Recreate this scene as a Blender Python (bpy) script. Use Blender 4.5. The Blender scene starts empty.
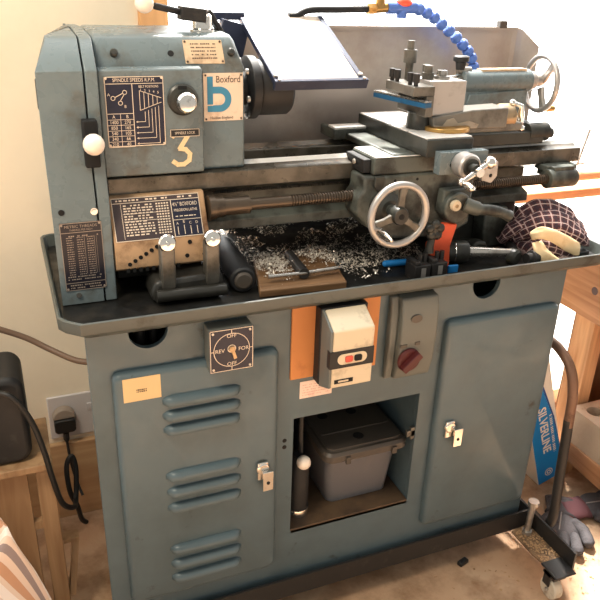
import bpy, bmesh, math, random
from mathutils import Vector, Matrix, noise
random.seed(7)
S = bpy.context.scene
COL = S.collection
PI = math.pi
FZ = -0.075            # floor level

# ------------------------------------------------------------------ materials
def srgb(r, g, b):
    f = lambda c: (c/255/12.92) if c/255 <= .04045 else ((c/255+.055)/1.055)**2.4
    return (f(r), f(g), f(b), 1)
def mat(name, col, rough=.5, metal=0, wear=None, wscale=18, wlo=.55, whi=.7, bump=0, bscale=60, rvar=0, trans=0, ior=1.45, spec=None, grime=None, gscale=5, glo=.45, ghi=.75):
    m = bpy.data.materials.new(name); m.use_nodes = True
    nt = m.node_tree; N = nt.nodes; L = nt.links
    p = N['Principled BSDF']
    p.inputs['Base Color'].default_value = col
    p.inputs['Roughness'].default_value = rough
    p.inputs['Metallic'].default_value = metal
    p.inputs['IOR'].default_value = ior
    p.inputs['Transmission Weight'].default_value = trans
    if spec is not None: p.inputs['Specular IOR Level'].default_value = spec
    tc = N.new('ShaderNodeTexCoord')
    src = None
    def layer(c2, scale, lo, hi, prev, det):
        n = N.new('ShaderNodeTexNoise'); n.inputs['Scale'].default_value = scale; n.inputs['Detail'].default_value = det
        n.inputs['Roughness'].default_value = .65
        L.new(tc.outputs['Object'], n.inputs['Vector'])
        r = N.new('ShaderNodeMapRange'); r.inputs['From Min'].default_value = lo; r.inputs['From Max'].default_value = hi
        L.new(n.outputs['Fac'], r.inputs['Value'])
        mx = N.new('ShaderNodeMix'); mx.data_type = 'RGBA'
        L.new(r.outputs['Result'], mx.inputs['Factor'])
        if prev is None: mx.inputs['A'].default_value = col
        else: L.new(prev, mx.inputs['A'])
        mx.inputs['B'].default_value = c2
        return mx.outputs['Result']
    if grime: src = layer(grime, gscale, glo, ghi, src, 5)
    if wear: src = layer(wear, wscale, wlo, whi, src, 6)
    if src: L.new(src, p.inputs['Base Color'])
    if rvar:
        n = N.new('ShaderNodeTexNoise'); n.inputs['Scale'].default_value = 30; n.inputs['Detail'].default_value = 4
        L.new(tc.outputs['Object'], n.inputs['Vector'])
        r = N.new('ShaderNodeMapRange'); r.inputs['From Min'].default_value = .3; r.inputs['From Max'].default_value = .7
        r.inputs['To Min'].default_value = max(.05, rough-rvar); r.inputs['To Max'].default_value = min(1, rough+rvar)
        L.new(n.outputs['Fac'], r.inputs['Value']); L.new(r.outputs['Result'], p.inputs['Roughness'])
    if bump:
        n = N.new('ShaderNodeTexNoise'); n.inputs['Scale'].default_value = bscale; n.inputs['Detail'].default_value = 4
        L.new(tc.outputs['Object'], n.inputs['Vector'])
        b = N.new('ShaderNodeBump'); b.inputs['Strength'].default_value = bump; b.inputs['Distance'].default_value = .01
        L.new(n.outputs['Fac'], b.inputs['Height']); L.new(b.outputs['Normal'], p.inputs['Normal'])
    return m
def wood(name, c1, c2, axis='X', scale=3, rough=.6, knot=0):
    m = bpy.data.materials.new(name); m.use_nodes = True
    nt = m.node_tree; N = nt.nodes; L = nt.links; p = N['Principled BSDF']
    p.inputs['Roughness'].default_value = rough
    tc = N.new('ShaderNodeTexCoord'); mp = N.new('ShaderNodeMapping')
    sc = {'X': (scale*.6, scale*9, scale*9), 'Y': (scale*9, scale*.6, scale*9), 'Z': (scale*9, scale*9, scale*.6)}[axis]
    mp.inputs['Scale'].default_value = sc
    L.new(tc.outputs['Object'], mp.inputs['Vector'])
    n = N.new('ShaderNodeTexNoise'); n.inputs['Scale'].default_value = 2.2; n.inputs['Detail'].default_value = 6; n.inputs['Distortion'].default_value = .8
    L.new(mp.outputs['Vector'], n.inputs['Vector'])
    r = N.new('ShaderNodeMapRange'); r.inputs['From Min'].default_value = .35; r.inputs['From Max'].default_value = .68
    L.new(n.outputs['Fac'], r.inputs['Value'])
    mx = N.new('ShaderNodeMix'); mx.data_type = 'RGBA'
    mx.inputs['A'].default_value = c1; mx.inputs['B'].default_value = c2
    L.new(r.outputs['Result'], mx.inputs['Factor'])
    L.new(mx.outputs['Result'], p.inputs['Base Color'])
    return m

PAINT = srgb(106, 118, 121)
M = {}
M['paint'] = mat('blue_grey_paint', PAINT, .3, wear=srgb(84, 80, 71), wscale=8, wlo=.53, whi=.68, rvar=.1, grime=srgb(94, 102, 102), gscale=4)
M['stand'] = mat('stand_paint', srgb(84, 100, 106), .38, wear=srgb(56, 60, 57), wscale=13, wlo=.63, whi=.72, rvar=.1, grime=srgb(74, 88, 92), gscale=5)
M['cast'] = mat('dirty_cast_iron_paint', srgb(88, 92, 86), .46, wear=srgb(44, 42, 37), wscale=14, wlo=.45, whi=.62, rvar=.12, grime=srgb(66, 66, 59), gscale=7)
M['castdark'] = mat('oily_cast_iron', srgb(56, 57, 52), .4, wear=srgb(30, 29, 27), wscale=16, wlo=.45, whi=.65, rvar=.12)
M['way'] = mat('worn_bed_steel', srgb(100, 95, 86), .32, .5, wear=srgb(58, 54, 46), wscale=12, wlo=.42, whi=.65, rvar=.08)
M['steel'] = mat('machined_steel', srgb(182, 178, 172), .27, .9, wear=srgb(120, 112, 104), wscale=20, wlo=.5, whi=.7, rvar=.08)
M['topsteel'] = mat('ground_top_glare', srgb(226, 224, 220), .35, .1, wear=srgb(186, 180, 172), wscale=24, wlo=.55, whi=.75)  # ground steel tops; white glare from the window put into this pale colour
M['satin'] = mat('satin_grey_steel', srgb(176, 172, 168), .38, .6, wear=srgb(150, 146, 140), wscale=20)
M['leverm'] = mat('dull_lever_steel', srgb(112, 108, 100), .42, .4, wear=srgb(70, 66, 58), wscale=18, wlo=.45, whi=.7)
M['chrome'] = mat('chrome', srgb(225, 222, 216), .16, 1, wear=srgb(160, 150, 140), wscale=25, wlo=.6, whi=.75)
M['dial'] = mat('worn_dial', srgb(170, 148, 118), .38, .75, wear=srgb(96, 78, 60), wscale=30)
M['rod'] = mat('bronzed_rod', srgb(88, 77, 66), .36, .65, wear=srgb(48, 42, 36), wscale=20)
M['brass'] = mat('brass', srgb(190, 150, 90), .35, .9, wear=srgb(120, 96, 60), wscale=20)
M['black'] = mat('black_plastic', srgb(28, 28, 29), .55, wear=srgb(52, 50, 48), wscale=22, wlo=.58, whi=.75)
M['blacksteel'] = mat('black_steel', srgb(38, 36, 35), .5, wear=srgb(70, 62, 56), wscale=24, wlo=.6, whi=.75)
M['gap'] = mat('dark_cavity', srgb(16, 16, 16), .8)
M['navy'] = mat('navy_enamel', srgb(24, 27, 48), .4, wear=srgb(34, 34, 48), wscale=30)
M['cream'] = mat('cream_plastic', srgb(214, 198, 170), .45, wear=srgb(150, 132, 108), wscale=16, wlo=.52, whi=.72)
M['ivory'] = mat('ivory_ball', srgb(240, 226, 210), .3)
M['ink'] = mat('plate_lettering', srgb(222, 206, 186), .5)
M['tanplate'] = mat('tan_plate', srgb(206, 180, 148), .4, wear=srgb(150, 118, 88), wscale=16, wlo=.5, whi=.7)
M['tanworn'] = mat('worn_tan_panel', srgb(184, 150, 114), .4, wear=srgb(104, 74, 50), wscale=16, wlo=.46, whi=.68)
M['oily'] = mat('oil_black_iron', srgb(44, 43, 39), .36, wear=srgb(26, 25, 23), wscale=14)
M['badge'] = mat('badge_silver', srgb(222, 202, 180), .4, .15, wear=srgb(190, 162, 136), wscale=16)
M['badgeblue'] = mat('badge_blue', srgb(58, 128, 160), .4)
M['darkink'] = mat('dark_ink', srgb(70, 54, 44), .6)
M['tray'] = mat('tray_black', srgb(20, 20, 19), .45, wear=srgb(48, 44, 38), wscale=14, wlo=.5, whi=.7, rvar=.14)
M['rimpaint'] = mat('tray_rim_paint', srgb(78, 83, 80), .38, wear=srgb(48, 46, 41), wscale=16, wlo=.55, whi=.7)
M['orange'] = mat('orange_board', srgb(206, 134, 76), .6, wear=srgb(178, 110, 62), wscale=12)
M['grey_pl'] = mat('grey_plastic', srgb(100, 103, 98), .45, wear=srgb(98, 98, 92), wscale=14, wlo=.55, whi=.75)
M['red'] = mat('dark_red_plastic', srgb(78, 26, 26), .5)
M['redbtn'] = mat('red_button', srgb(200, 72, 56), .4)
M['sticker'] = mat('beige_sticker', srgb(222, 190, 140), .6)
M['topslide'] = mat('grey_slide', srgb(120, 116, 108), .34, .3, wear=srgb(78, 74, 66), wscale=16, wlo=.5, whi=.7)
M['chip'] = mat('chipped_filler', srgb(164, 152, 136), .6, wear=srgb(120, 108, 94), wscale=30)
M['paper'] = mat('notice_paper', srgb(240, 216, 200), .7, wear=srgb(226, 186, 172), wscale=30)
M['splash'] = mat('splash_sheet', srgb(178, 167, 158), .4, .4, wear=srgb(152, 138, 128), wscale=5, wlo=.45, whi=.7, rvar=.08)
M['guardblue'] = mat('guard_frame', srgb(44, 50, 70), .35, .2, wear=srgb(70, 72, 86), wscale=20, wlo=.55, whi=.75)
M['guardscreen'] = mat('scratched_clear_screen', srgb(206, 194, 180), .3, 0, wear=srgb(178, 162, 146), wscale=10, trans=.45)
M['bluehose'] = mat('blue_hose', srgb(84, 116, 190), .35)
M['tapred'] = mat('red_tap', srgb(244, 92, 66), .4)
M['bluetool'] = mat('blue_tool', srgb(28, 80, 118), .4, wear=srgb(22, 48, 74), wscale=20)
M['bluepen'] = mat('blue_pen', srgb(30, 120, 190), .4)
M['orangered'] = mat('orange_red_plastic', srgb(226, 88, 52), .45)
M['blockwood'] = wood('block_wood', srgb(126, 94, 62), srgb(92, 66, 42), 'X', 3)
M['pine'] = wood('pine', srgb(190, 140, 100), srgb(152, 102, 66), 'Y', 2)
M['pinez'] = wood('pine_upright', srgb(204, 158, 114), srgb(166, 118, 78), 'Z', 2)
M['ply'] = wood('plywood', srgb(192, 156, 116), srgb(166, 126, 88), 'X', 1.2)
M['plyz'] = wood('pale_plank', srgb(178, 144, 106), srgb(146, 110, 76), 'Z', 1.6)
M['brownboard'] = wood('brown_panel', srgb(130, 88, 56), srgb(104, 66, 40), 'Z', 1.5)
M['jamb'] = wood('window_wood', srgb(232, 178, 122), srgb(206, 150, 98), 'Z', 1.5)
M['wall'] = mat('cream_wall', srgb(236, 223, 200), .8, grime=srgb(226, 212, 188), gscale=3, bump=.05, bscale=40)
M['floor'] = mat('dusty_floor', srgb(188, 152, 120), .75, wear=srgb(146, 112, 82), wscale=9, wlo=.45, whi=.7, grime=srgb(204, 176, 146), gscale=2.2, bump=.12, bscale=90)
M['socket'] = mat('socket_plate', srgb(196, 190, 188), .35)
M['brownflex'] = mat('brown_flex', srgb(110, 88, 72), .5)
M['rubber'] = mat('black_rubber', srgb(26, 25, 24), .5)
M['lid'] = mat('dark_grey_lid', srgb(76, 69, 62), .4, wear=srgb(84, 74, 62), wscale=10, wlo=.5, whi=.75)
M['clear'] = mat('cloudy_clear_plastic', srgb(138, 138, 142), .3, trans=.5, wear=srgb(150, 148, 148), wscale=8)
M['shelf'] = mat('oily_brown_shelf', srgb(92, 72, 52), .6, wear=srgb(58, 44, 34), wscale=10, wlo=.4, whi=.65)
M['block'] = mat('concrete', srgb(188, 168, 146), .85, wear=srgb(150, 128, 108), wscale=18, bump=.2)
M['cardw'] = mat('white_card', srgb(232, 226, 216), .6)
M['cardb'] = mat('blue_card', srgb(16, 132, 206), .5)
M['glove'] = mat('charcoal_fabric', srgb(78, 74, 76), .85, wear=srgb(58, 54, 56), wscale=30, bump=.2, bscale=150)
M['maroon'] = mat('maroon_fabric', srgb(104, 66, 70), .85)
M['gseam'] = mat('pale_seam', srgb(150, 142, 138), .8)
M['castor'] = mat('dirty_white_nylon', srgb(206, 192, 170), .5, wear=srgb(150, 130, 108), wscale=30)
M['bolt'] = mat('zinc_bolt', srgb(190, 184, 176), .35, .8, wear=srgb(120, 106, 92), wscale=30)
M['swarf'] = mat('bright_swarf', srgb(214, 206, 194), .35, .35)
M['shav'] = mat('wood_shavings', srgb(176, 140, 102), .8, wear=srgb(112, 82, 56), wscale=40)
M['creamcloth'] = mat('cream_cloth', srgb(226, 198, 154), .85, wear=srgb(206, 172, 126), wscale=20, bump=.1)
M['sill'] = wood('sill_wood', srgb(226, 168, 120), srgb(200, 140, 96), 'X', 1.5)
M['white3'] = mat('cream_number_paint', srgb(226, 202, 158), .5, wear=srgb(190, 160, 112), wscale=60)
M['ground'] = mat('pale_paving', srgb(238, 234, 226), .8)

def glass_mat():
    m = bpy.data.materials.new('window_glass'); m.use_nodes = True
    nt = m.node_tree; N = nt.nodes; N.remove(N['Principled BSDF'])
    t = N.new('ShaderNodeBsdfTransparent'); g = N.new('ShaderNodeBsdfGlossy'); g.inputs['Roughness'].default_value = .02
    x = N.new('ShaderNodeMixShader'); x.inputs[0].default_value = .06
    nt.links.new(t.outputs[0], x.inputs[1]); nt.links.new(g.outputs[0], x.inputs[2])
    nt.links.new(x.outputs[0], N['Material Output'].inputs['Surface']); return m
M['glass'] = glass_mat()
def stripes_mat(name, base, bands, vec_scale, cross=False):
    m = bpy.data.materials.new(name); m.use_nodes = True
    nt = m.node_tree; N = nt.nodes; L = nt.links; p = N['Principled BSDF']; p.inputs['Roughness'].default_value = .9
    tc = N.new('ShaderNodeTexCoord'); src = None
    for (axis, freq, lo, hi, c) in bands:
        sp = N.new('ShaderNodeSeparateXYZ'); L.new(tc.outputs['UV'], sp.inputs[0])
        mu = N.new('ShaderNodeMath'); mu.operation = 'MULTIPLY'; mu.inputs[1].default_value = freq
        L.new(sp.outputs[axis], mu.inputs[0])
        fr = N.new('ShaderNodeMath'); fr.operation = 'FRACT'; L.new(mu.outputs[0], fr.inputs[0])
        a = N.new('ShaderNodeMath'); a.operation = 'GREATER_THAN'; a.inputs[1].default_value = lo; L.new(fr.outputs[0], a.inputs[0])
        b = N.new('ShaderNodeMath'); b.operation = 'LESS_THAN'; b.inputs[1].default_value = hi; L.new(fr.outputs[0], b.inputs[0])
        f = N.new('ShaderNodeMath'); f.operation = 'MULTIPLY'; L.new(a.outputs[0], f.inputs[0]); L.new(b.outputs[0], f.inputs[1])
        mx = N.new('ShaderNodeMix'); mx.data_type = 'RGBA'; L.new(f.outputs[0], mx.inputs['Factor'])
        if src is None: mx.inputs['A'].default_value = base
        else: L.new(src, mx.inputs['A'])
        mx.inputs['B'].default_value = c; src = mx.outputs['Result']
    L.new(src, p.inputs['Base Color']); return m
M['plaid'] = stripes_mat('burgundy_plaid', srgb(92, 52, 54), [(0, 11, .35, .7, srgb(56, 36, 44)), (1, 9, .4, .7, srgb(60, 38, 46)), (0, 11, .0, .15, srgb(188, 160, 156)), (1, 9, .0, .14, srgb(198, 172, 166))], 1)
M['striped'] = stripes_mat('striped_towel', srgb(226, 200, 180), [(1, 5, .0, .16, srgb(150, 132, 128)), (1, 5, .3, .5, srgb(240, 226, 216)), (1, 5, .62, .84, srgb(200, 150, 116))], 1)

# ------------------------------------------------------------------ mesh builder
class MB:
    def __init__(s): s.bm = bmesh.new(); s.mi = 0; s.uv = None
    def _post(s, n0):
        s.bm.faces.ensure_lookup_table()
        for f in s.bm.faces[n0:]: f.material_index = s.mi
        return s
    def m(s, i): s.mi = i; return s
    def box(s, x0, x1, y0, y1, z0, z1):
        n = len(s.bm.faces)
        v = [s.bm.verts.new((x, y, z)) for x in (x0, x1) for y in (y0, y1) for z in (z0, z1)]
        for q in ((0, 1, 3, 2), (4, 6, 7, 5), (0, 4, 5, 1), (2, 3, 7, 6), (0, 2, 6, 4), (1, 5, 7, 3)):
            s.bm.faces.new([v[i] for i in q])
        return s._post(n)
    def obox(s, c, ux, uy, uz, hx, hy, hz):      # oriented box
        n = len(s.bm.faces); c = Vector(c); ux, uy, uz = Vector(ux).normalized(), Vector(uy).normalized(), Vector(uz).normalized()
        v = [s.bm.verts.new(c+ux*a*hx+uy*b*hy+uz*d*hz) for a in (-1, 1) for b in (-1, 1) for d in (-1, 1)]
        for q in ((0, 1, 3, 2), (4, 6, 7, 5), (0, 4, 5, 1), (2, 3, 7, 6), (0, 2, 6, 4), (1, 5, 7, 3)):
            s.bm.faces.new([v[i] for i in q])
        bmesh.ops.recalc_face_normals(s.bm, faces=s.bm.faces[n:]) if False else None
        return s._post(n)
    def loft(s, rings, cap=True, closed=False):
        n = len(s.bm.faces)
        R = [[s.bm.verts.new(p) for p in r] for r in rings]
        k = len(R[0]); cnt = len(R)
        for i in range(cnt if closed else cnt-1):
            a, b = R[i], R[(i+1) % cnt]
            for j in range(k):
                s.bm.faces.new((a[j], a[(j+1) % k], b[(j+1) % k], b[j]))
        if cap and not closed:
            s.bm.faces.new(list(reversed(R[0]))); s.bm.faces.new(R[-1])
        return s._post(n)
    def prism(s, poly, axis, a0, a1):
        def P(p, a):
            if axis == 'x': return (a, p[0], p[1])
            if axis == 'y': return (p[0], a, p[1])
            return (p[0], p[1], a)
        return s.loft([[P(p, a0) for p in poly], [P(p, a1) for p in poly]])
    def rev(s, prof, p0, axis, n=24, cap=True, up=None):   # prof: (t along axis, r)
        p0 = Vector(p0); d = Vector(axis).normalized()
        u = d.orthogonal().normalized() if up is None else Vector(up); v = d.cross(u)
        rings = []
        for t, r in prof:
            r = max(r, 1e-5)
            rings.append([p0+d*t+(u*math.cos(2*PI*i/n)+v*math.sin(2*PI*i/n))*r for i in range(n)])
        return s.loft(rings, cap)
    def cyl(s, p0, p1, r0, r1=None, n=24):
        p0, p1 = Vector(p0), Vector(p1)
        return s.rev([(0, r0), ((p1-p0).length, r0 if r1 is None else r1)], p0, p1-p0, n)
    def sph(s, c, r, n=18, sc=(1, 1, 1)):
        rings = []; c = Vector(c); k = n//2
        for i in range(k+1):
            a = PI*i/k
            rr = max(math.sin(a), 1e-4)*r; z = -math.cos(a)*r
            rings.append([c+Vector((rr*math.cos(2*PI*j/n)*sc[0], rr*math.sin(2*PI*j/n)*sc[1], z*sc[2])) for j in range(n)])
        return s.loft(rings)
    def tube(s, pts, r, n=10, closed=False, flat=1):
        P = [Vector(p) for p in pts]; k = len(P); rings = []; u = None
        for i in range(k):
            if closed: d = P[(i+1) % k]-P[i-1]
            else: d = P[min(i+1, k-1)]-P[max(i-1, 0)]
            d.normalize()
            if u is None: u = d.orthogonal().normalized()
            u = (u-d*u.dot(d)).normalized(); v = d.cross(u)
            rr = r[i] if isinstance(r, (list, tuple)) else r
            rings.append([P[i]+(u*math.cos(2*PI*j/n)+v*math.sin(2*PI*j/n)*flat)*rr for j in range(n)])
        if closed:                      # align seam
            return s.loft(rings, closed=True)
        return s.loft(rings)
    def ring(s, c, axis, R, r, n=48, k=12):
        c = Vector(c); d = Vector(axis).normalized(); u = d.orthogonal().normalized(); v = d.cross(u); rings = []
        for i in range(n):
            a = 2*PI*i/n; e = u*math.cos(a)+v*math.sin(a)
            rings.append([c+e*(R+r*math.cos(2*PI*j/k))+d*r*math.sin(2*PI*j/k) for j in range(k)])
        return s.loft(rings, closed=True)
    def rev_ring(s, c, axis, R, sec, n=64):     # washer: section list of (dr, dt)
        c = Vector(c); d = Vector(axis).normalized(); u = d.orthogonal().normalized(); v = d.cross(u)
        return s.loft([[c+(u*math.cos(2*PI*i/n)+v*math.sin(2*PI*i/n))*(R+a)+d*b for a, b in sec] for i in range(n)], closed=True)
    def mesh(s, me, mtx):
        n = len(s.bm.faces); nv = len(s.bm.verts)
        s.bm.from_mesh(me); s.bm.verts.ensure_lookup_table()
        for v in s.bm.verts[nv:]: v.co = mtx @ v.co
        return s._post(n)
    def build(s, name, mats, parent=None, bevel=0, seg=2, ang=32, flat=False, subs=0):
        me = bpy.data.meshes.new(name)
        bmesh.ops.recalc_face_normals(s.bm, faces=s.bm.faces)
        vs = [v.co for v in s.bm.verts]
        lo = Vector([min(v[i] for v in vs) for i in range(3)]); hi = Vector([max(v[i] for v in vs) for i in range(3)])
        c = (lo+hi)/2
        if parent is None: c.z = lo.z
        for v in s.bm.verts: v.co -= c
        s.bm.to_mesh(me); s.bm.free()
        if not isinstance(mats, (list, tuple)): mats = [mats]
        for q in mats: me.materials.append(M[q] if isinstance(q, str) else q)
        if not flat:
            for p in me.polygons: p.use_smooth = True
            me.set_sharp_from_angle(angle=math.radians(ang))
        o = bpy.data.objects.new(name, me); COL.objects.link(o); o.location = c
        if parent: setpar(o, parent)
        if bevel:
            b = o.modifiers.new('bevel', 'BEVEL'); b.width = bevel; b.segments = seg; b.limit_method = 'ANGLE'; b.angle_limit = math.radians(35)
        if subs:
            b = o.modifiers.new('sub', 'SUBSURF'); b.levels = subs; b.render_levels = subs
        return o
WM = {}
def setpar(o, p):
    o.parent = p
    w = Matrix.Translation(p.location) if not p.parent else Matrix.Translation(WM[p.name])
    o.matrix_parent_inverse = w.inverted()
    WM[o.name] = Vector(o.location)
def tag(o, label=None, cat=None, group=None, kind=None):
    if label: o['label'] = label
    if cat: o['category'] = cat
    if group: o['group'] = group
    if kind: o['kind'] = kind
    return o
def thing(name, loc, label, cat, group=None):
    o = bpy.data.objects.new(name, None); COL.objects.link(o); o.location = loc; o.empty_display_size = .05
    WM[o.name] = Vector(loc)
    return tag(o, label, cat, group)
def struct(o, label, cat='structure'):
    return tag(o, label, cat, kind='structure')
def cut(o, cutter):
    m = o.modifiers.new('cut', 'BOOLEAN'); m.object = cutter; m.operation = 'DIFFERENCE'; m.solver = 'EXACT'
    bpy.context.view_layer.update()
    dg = bpy.context.evaluated_depsgraph_get()
    me = bpy.data.meshes.new_from_object(o.evaluated_get(dg))
    o.modifiers.clear(); o.data = me
    for p in me.polygons: p.use_smooth = True
    me.set_sharp_from_angle(angle=math.radians(30))
    bpy.data.objects.remove(cutter)
_tc = {}
def text_mesh(txt, size, bold=0):
    c = bpy.data.curves.new('t', 'FONT'); c.body = txt; c.size = size; c.align_x = 'CENTER'; c.align_y = 'CENTER'; c.extrude = 0; c.resolution_u = 3
    c.offset = size*bold; o = bpy.data.objects.new('t', c); COL.objects.link(o); bpy.context.view_layer.update()
    me = bpy.data.meshes.new_from_object(o.evaluated_get(bpy.context.evaluated_depsgraph_get()))
    bpy.data.objects.remove(o); bpy.data.curves.remove(c)
    return me
class Plate:
    """flat plate with lettering: O = lower-left corner, u,v = edge vectors"""
    def __init__(s, O, U, V, th=.0015):
        s.O = Vector(O); s.W = Vector(U).length; s.H = Vector(V).length
        s.u = Vector(U).normalized(); s.v = Vector(V).normalized(); s.n = s.u.cross(s.v).normalized()
        s.b = MB(); s.th = th
        s.b.m(0).loft([[s.P(0, 0, 0), s.P(1, 0, 0), s.P(1, 1, 0), s.P(0, 1, 0)], [s.P(0, 0, th), s.P(1, 0, th), s.P(1, 1, th), s.P(0, 1, th)]])
    def P(s, a, b, h): return s.O+s.u*a*s.W+s.v*b*s.H+s.n*h
    def rect(s, a0, b0, a1, b1, m=1, h=.0004):
        n = len(s.b.bm.faces)
        s.b.bm.faces.new([s.b.bm.verts.new(s.P(a, b, s.th+h)) for a, b in ((a0, b0), (a1, b0), (a1, b1), (a0, b1))])
        s.b.m(m)._post(n); return s
    def frame(s, a0, b0, a1, b1, w, m=1, h=.0004):
        wa, wb = w/s.W, w/s.H
        s.rect(a0, b0, a1, b0+wb, m, h).rect(a0, b1-wb, a1, b1, m, h).rect(a0, b0, a0+wa, b1, m, h).rect(a1-wa, b0, a1, b1, m, h); return s
    def line(s, a0, b0, a1, b1, w, m=1, h=.0004):
        p, q = s.P(a0, b0, s.th+h), s.P(a1, b1, s.th+h); d = (q-p).normalized(); e = s.n.cross(d)*w/2
        n = len(s.b.bm.faces); s.b.bm.faces.new([s.b.bm.verts.new(x) for x in (p-e, q-e, q+e, p+e)]); s.b.m(m)._post(n); return s
    def text(s, t, a, b, size, m=1, h=.0006, rot=0, sx=1, bold=0):
        me = text_mesh(t, size, bold); c = s.P(a, b, s.th+h)
        R = Matrix((s.u, s.v, s.n)).transposed().to_4x4()
        s.b.m(m).mesh(me, Matrix.Translation(c) @ R @ Matrix.Rotation(rot, 4, 'Z') @ Matrix.Diagonal((sx, 1, 1, 1)))
        bpy.data.meshes.remove(me); return s
    def circ(s, a, b, R, w, m=1, h=.0004, n=40, a0=0, a1=2*PI):
        c = s.P(a, b, s.th+h); k = len(s.b.bm.faces)
        pts = [(c+(s.u*math.cos(t)+s.v*math.sin(t))*(R-w/2), c+(s.u*math.cos(t)+s.v*math.sin(t))*(R+w/2)) for t in [a0+(a1-a0)*i/n for i in range(n+1)]]
        vs = [(s.b.bm.verts.new(p), s.b.bm.verts.new(q)) for p, q in pts]
        for i in range(n): s.b.bm.faces.new((vs[i][0], vs[i][1], vs[i+1][1], vs[i+1][0]))
        s.b.m(m)._post(k); return s
    def studs(s, r=.0025, m=1, inset=.05):
        ia, ib = inset, inset*s.W/s.H
        for a in (ia, 1-ia):
            for b in (ib, 1-ib): s.b.m(m).cyl(s.P(a, b, s.th), s.P(a, b, s.th+.0015), r, n=10)
        return s
    def scrib(s, a0, b0, a1, rows, dv, hgt, m=1, seed=0, dens=.75):
        rr = random.Random(seed)
        for i in range(rows):
            a = a0
            while a < a1-.01:
                l = rr.uniform(.015, .05)
                if rr.random() < dens: s.rect(a, b0-i*dv, min(a+l, a1), b0-i*dv+hgt, m)
                a += l+rr.uniform(.008, .02)
        return s
    def build(s, name, mats, parent): return s.b.build(name, mats, parent, flat=True)
def arc(c, R, a0, a1, n, plane='xz'):
    out = []
    for i in range(n+1):
        a = a0+(a1-a0)*i/n; p, q = R*math.cos(a), R*math.sin(a)
        out.append(Vector(c)+Vector({'xz': (p, 0, q), 'xy': (p, q, 0), 'yz': (0, p, q)}[plane]))
    return out
def spline(pts, n=8):
    P = [Vector(p) for p in pts]; out = []
    for i in range(len(P)-1):
        a, b, c, d = P[max(i-1, 0)], P[i], P[i+1], P[min(i+2, len(P)-1)]
        for k in range(n):
            t = k/n
            out.append(.5*((2*b)+(c-a)*t+(2*a-5*b+4*c-d)*t*t+(3*b-a-3*c+d)*t**3))
    out.append(P[-1]); return out
def rrect(x0, x1, z0, z1, r, n=5):
    out = []
    for cx, cz, a in ((x1-r, z1-r, 0), (x0+r, z1-r, PI/2), (x0+r, z0+r, PI), (x1-r, z0+r, 3*PI/2)):
        for i in range(n+1):
            t = a+PI/2*i/n; out.append((cx+r*math.cos(t), cz+r*math.sin(t)))
    return out

exec_parts = True
# ================================================================== ROOM
b = MB().box(-2.5, 4, -3.2, .55, FZ-.1, FZ); struct(b.build('floor', 'floor', flat=True), 'dusty tan workshop floor under the lathe', 'floor')
b = MB(); b.box(-2.5, .235, .55, .67, FZ, 2.4); b.box(.235, 2.9, .55, .67, 2.05, 2.4); b.box(2.9, 4, .55, .67, FZ, 2.4); b.box(.235, 1.34, .55, .67, FZ, .735)
b.box(1.34, 2.9, .55, .67, FZ, FZ+.06)
struct(b.build('wall_back', 'wall', flat=True), 'cream painted back wall behind the lathe', 'wall')
b = MB().box(-2.5, .234, .531, .5495, FZ, .172).box(.236, 1.33, .531, .5495, FZ, .172); struct(b.build('baseboard_back', 'ply', bevel=.002), 'pale wooden board along the foot of the back wall', 'baseboard')
# window / glazed door in the back wall
W = thing('window_1', (1.5, .6, FZ+.06), 'large bright glazed opening behind the lathe', 'window'); W['kind'] = 'structure'
b = MB().box(.2352, .30, .53, .66, .7352, 2.0498).box(2.85, 2.8998, .551, .66, FZ+.06, 2.0498).box(.30, 2.85, .551, .66, 2.0, 2.0498)
b.build('window_frame', 'jamb', W, bevel=.003)
b = MB().box(.30, 2.85, .52, .66, .7352, .765); b.build('window_sill', 'sill', W, bevel=.006, seg=3)
b = MB().cyl((1.3, .50, .815), (2.85, .50, .815), .014); b.build('rail', 'sill', W)
b = MB().box(1.3402, 1.38, .56, .65, FZ+.0602, .735); b.build('window_frame', 'jamb', W, bevel=.003)
b = MB().box(.30, 2.85, .60, .604, .765, 2.0).box(1.38, 2.85, .60, .604, FZ+.0602, .735); b.build('window_pane', 'glass', W, flat=True)
b = MB().tube(spline([(1.560, .52, .850), (1.574, .52, .91), (1.584, .52, .955)], 4), .0045).box(1.53, 1.585, .515, .525, .846, .852); b.build('window_stay', 'steel', W)
b = MB().box(-3, 7, .70, 6, FZ-.12, FZ-.08); struct(b.build('ground', 'ground', flat=True), 'pale sunlit paving outside the window', 'ground')

# ================================================================== TROLLEY
T = thing('wheeled_base', (1.08, 0, FZ), 'black angle-iron wheeled base under the grey machine stand', 'trolley')
b = MB(); b.box(.0, 1.112, -.022, -.016, .004, .058).box(.0, 1.112, -.016, .03, .004, .010); b.build('front_rail', 'blacksteel', T)
b = MB(); b.box(1.112, 1.118, -.195, .382, .004, .058); b.build('side_rail', 'blacksteel', T)
b = MB().loft([[(1.112, -.195, .004), (1.065, -.195, .004), (1.05, -.12, .004), (1.052, -.03, .004), (1.112, -.022, .004)], [(1.112, -.195, .010), (1.065, -.195, .010), (1.05, -.12, .010), (1.052, -.03, .010), (1.112, -.022, .010)]])
b.build('side_plate', mat('dusty_black_steel', srgb(136, 108, 80), .8, wear=srgb(92, 72, 54), wscale=30, wlo=.45, whi=.62), T)
b = MB(); b.box(.12, 1.112, .376, .382, .004, .058); b.build('rear_rail', 'blacksteel', T)
b = MB(); b.box(1.046, 1.108, -.215, -.155, .0105, .016); b.build('castor_plate', 'blacksteel', T, bevel=.002)
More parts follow.
